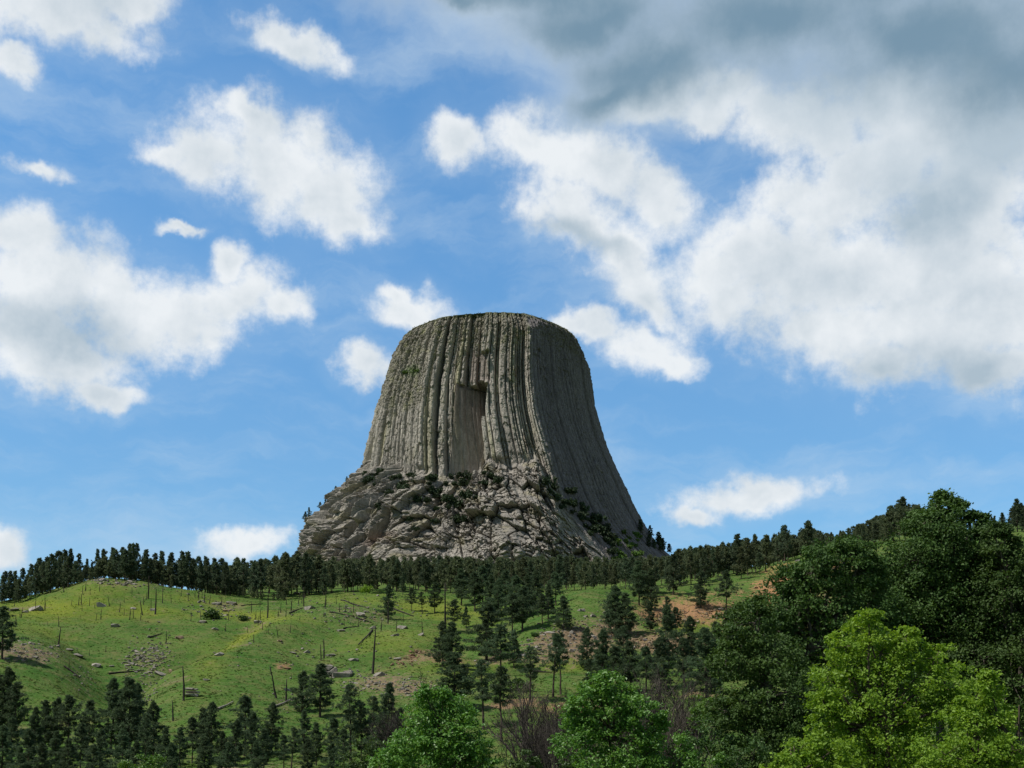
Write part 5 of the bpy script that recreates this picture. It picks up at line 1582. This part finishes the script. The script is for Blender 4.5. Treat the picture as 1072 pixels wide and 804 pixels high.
leafy_tree('young_maple', 'low bright green sapling at the foot of the three topped tree', [(836, 786, 20), (852, 774, 14), (868, 788, 20), (824, 804, 22), (848, 808, 28), (875, 812, 26), (816, 800, 10)],
           42, 0.14, M_BRIGHTLEAF, M_BARK, 7, 1.0, 0.1, base_px=850, sprig=0.24, stems=2, up=0.7)
leafy_tree('ash_tree', 'rounded mid green leafy tree standing alone beside the burnt thicket', [(634, 716, 16), (618, 730, 20), (650, 724, 22), (606, 752, 20), (634, 748, 30), (668, 746, 22), (612, 778, 26), (648, 780, 34), (684, 766, 18), (676, 790, 26), (628, 800, 30), (628, 707, 8), (598, 742, 10), (690, 752, 9)],
           76, 0.23, M_MIDLEAF, M_BARK, 8, 1.0, 0.2, base_px=645, sprig=0.24, up=0.7)
leafy_tree('ash_tree', 'broad mid green leafy tree in front of the thin pines', [(452, 736, 17), (476, 742, 18), (438, 752, 20), (462, 764, 28), (484, 768, 22), (430, 778, 22), (498, 780, 18), (412, 792, 20), (448, 792, 30), (478, 796, 30), (510, 796, 14), (402, 800, 14), (444, 724, 8), (462, 726, 9), (488, 750, 12)],
           88, 0.25, M_MIDLEAF, M_BARK, 9, 1.0, 0.2, base_px=460, sprig=0.24, up=0.7)
SHRUBS = [   # label, lobes, distance, leaf, material
    ('leafy green shrub below the big dark pine, beside the lower cottonwood', [(744, 764, 20), (728, 772, 14), (760, 778, 20), (736, 792, 22), (758, 800, 22)], 84, 0.21, M_SHRUB),
    ('yellowish green shrub between the big dark pine and the cottonwood', [(738, 738, 13), (750, 744, 12), (728, 748, 9), (742, 752, 14)], 100, 0.22, M_MIDLEAF),
    ('dark green shrub at the bottom beside the leafless trees', [(700, 794, 18), (682, 802, 16), (718, 800, 16)], 78, 0.2, M_SHRUB),
    ('bright green shrub at the bottom below the yellowish one', [(720, 788, 9), (712, 776, 8), (752, 800, 12), (728, 802, 12)], 70, 0.18, M_MIDLEAF),
    ('bright green shrub top peeping from under the tall dark pines', [(148, 800, 10), (162, 798, 9), (135, 804, 9), (155, 808, 12)], 96, 0.22, M_MIDLEAF),
    ('dark green shrub beside the meadow at the bottom of the burnt thicket', [(550, 796, 12), (560, 802, 11), (540, 804, 10)], 96, 0.22, M_SHRUB),
    ('pale green shrub against the foot of the burnt thicket', [(602, 798, 10), (590, 804, 9), (612, 802, 9)], 84, 0.2, M_SHRUB),
    ('grey green shrub under the lower dark cottonwood', [(775, 792, 16), (792, 784, 14), (770, 806, 16)], 70, 0.18, M_SHRUB),
    ('low green shrub among the thin pines beside the broad leafy tree', [(378, 790, 14), (392, 782, 12), (368, 800, 12), (390, 802, 14)], 112, 0.24, M_SHRUB),
    ('low dark shrub along the meadow between the bare pines', [(522, 716, 10), (535, 713, 12), (548, 716, 10)], 238, 0.5, M_SHRUB),
]
for k, (lab, lobes, Y, lf, mt) in enumerate(SHRUBS):
    leafy_tree('leafy_shrub', lab, lobes, Y, lf, mt, M_BARK2, 60 + k, 0.8, 0.05, cat='shrub', sprig=0.26, stems=2, depth=False)


def round_bush(px, base, wpx, mat, label, seed, name='round_bush', hscale=1.0):
    g = ground_at(px, base)
    o = shrub_thing(name, seed, mat, 700, 0.22)
    s = wpx / F0 * g[1] / 1.3
    o.location = [float(c) for c in g]; o.scale = (s, s, s * hscale)
    tag(o, label, 'shrub')


round_bush(222, 648, 15, M_SHRUB, 'single round green bush on the saddle below the pines', 951)
round_bush(560, 667, 7, M_SHRUB, 'small bush under the rubble bank of the knoll', 952)
round_bush(254, 650, 9, M_SHRUB, 'low brown green bush on the saddle beyond the round bush', 953)
round_bush(776, 640, 10, M_SHRUB, 'dark bush at the edge of the orange cut', 954)
x = float(P(387, 612, 432)[0])
root = link('aspen_sapling', None, loc=(x, 422.0, gz(x, 422.0)))
mb = MB(); mb.tube([(0, 0, -0.2), (0.05, 0, 1.2), (0, 0.05, 3.0)], [0.09, 0.06, 0.03], 5)
link('trunk', mb.mesh('trunk', M_BARK2), root)
crown = shrub_thing('crown', 955, M_BRIGHTLEAF, 500, 0.24)
crown.parent = root; crown.location = (0, 0, 1.2); crown.scale = (2.2, 2.2, 3.2)
tag(root, 'single light green sapling glowing in the dark forest front', 'sapling')
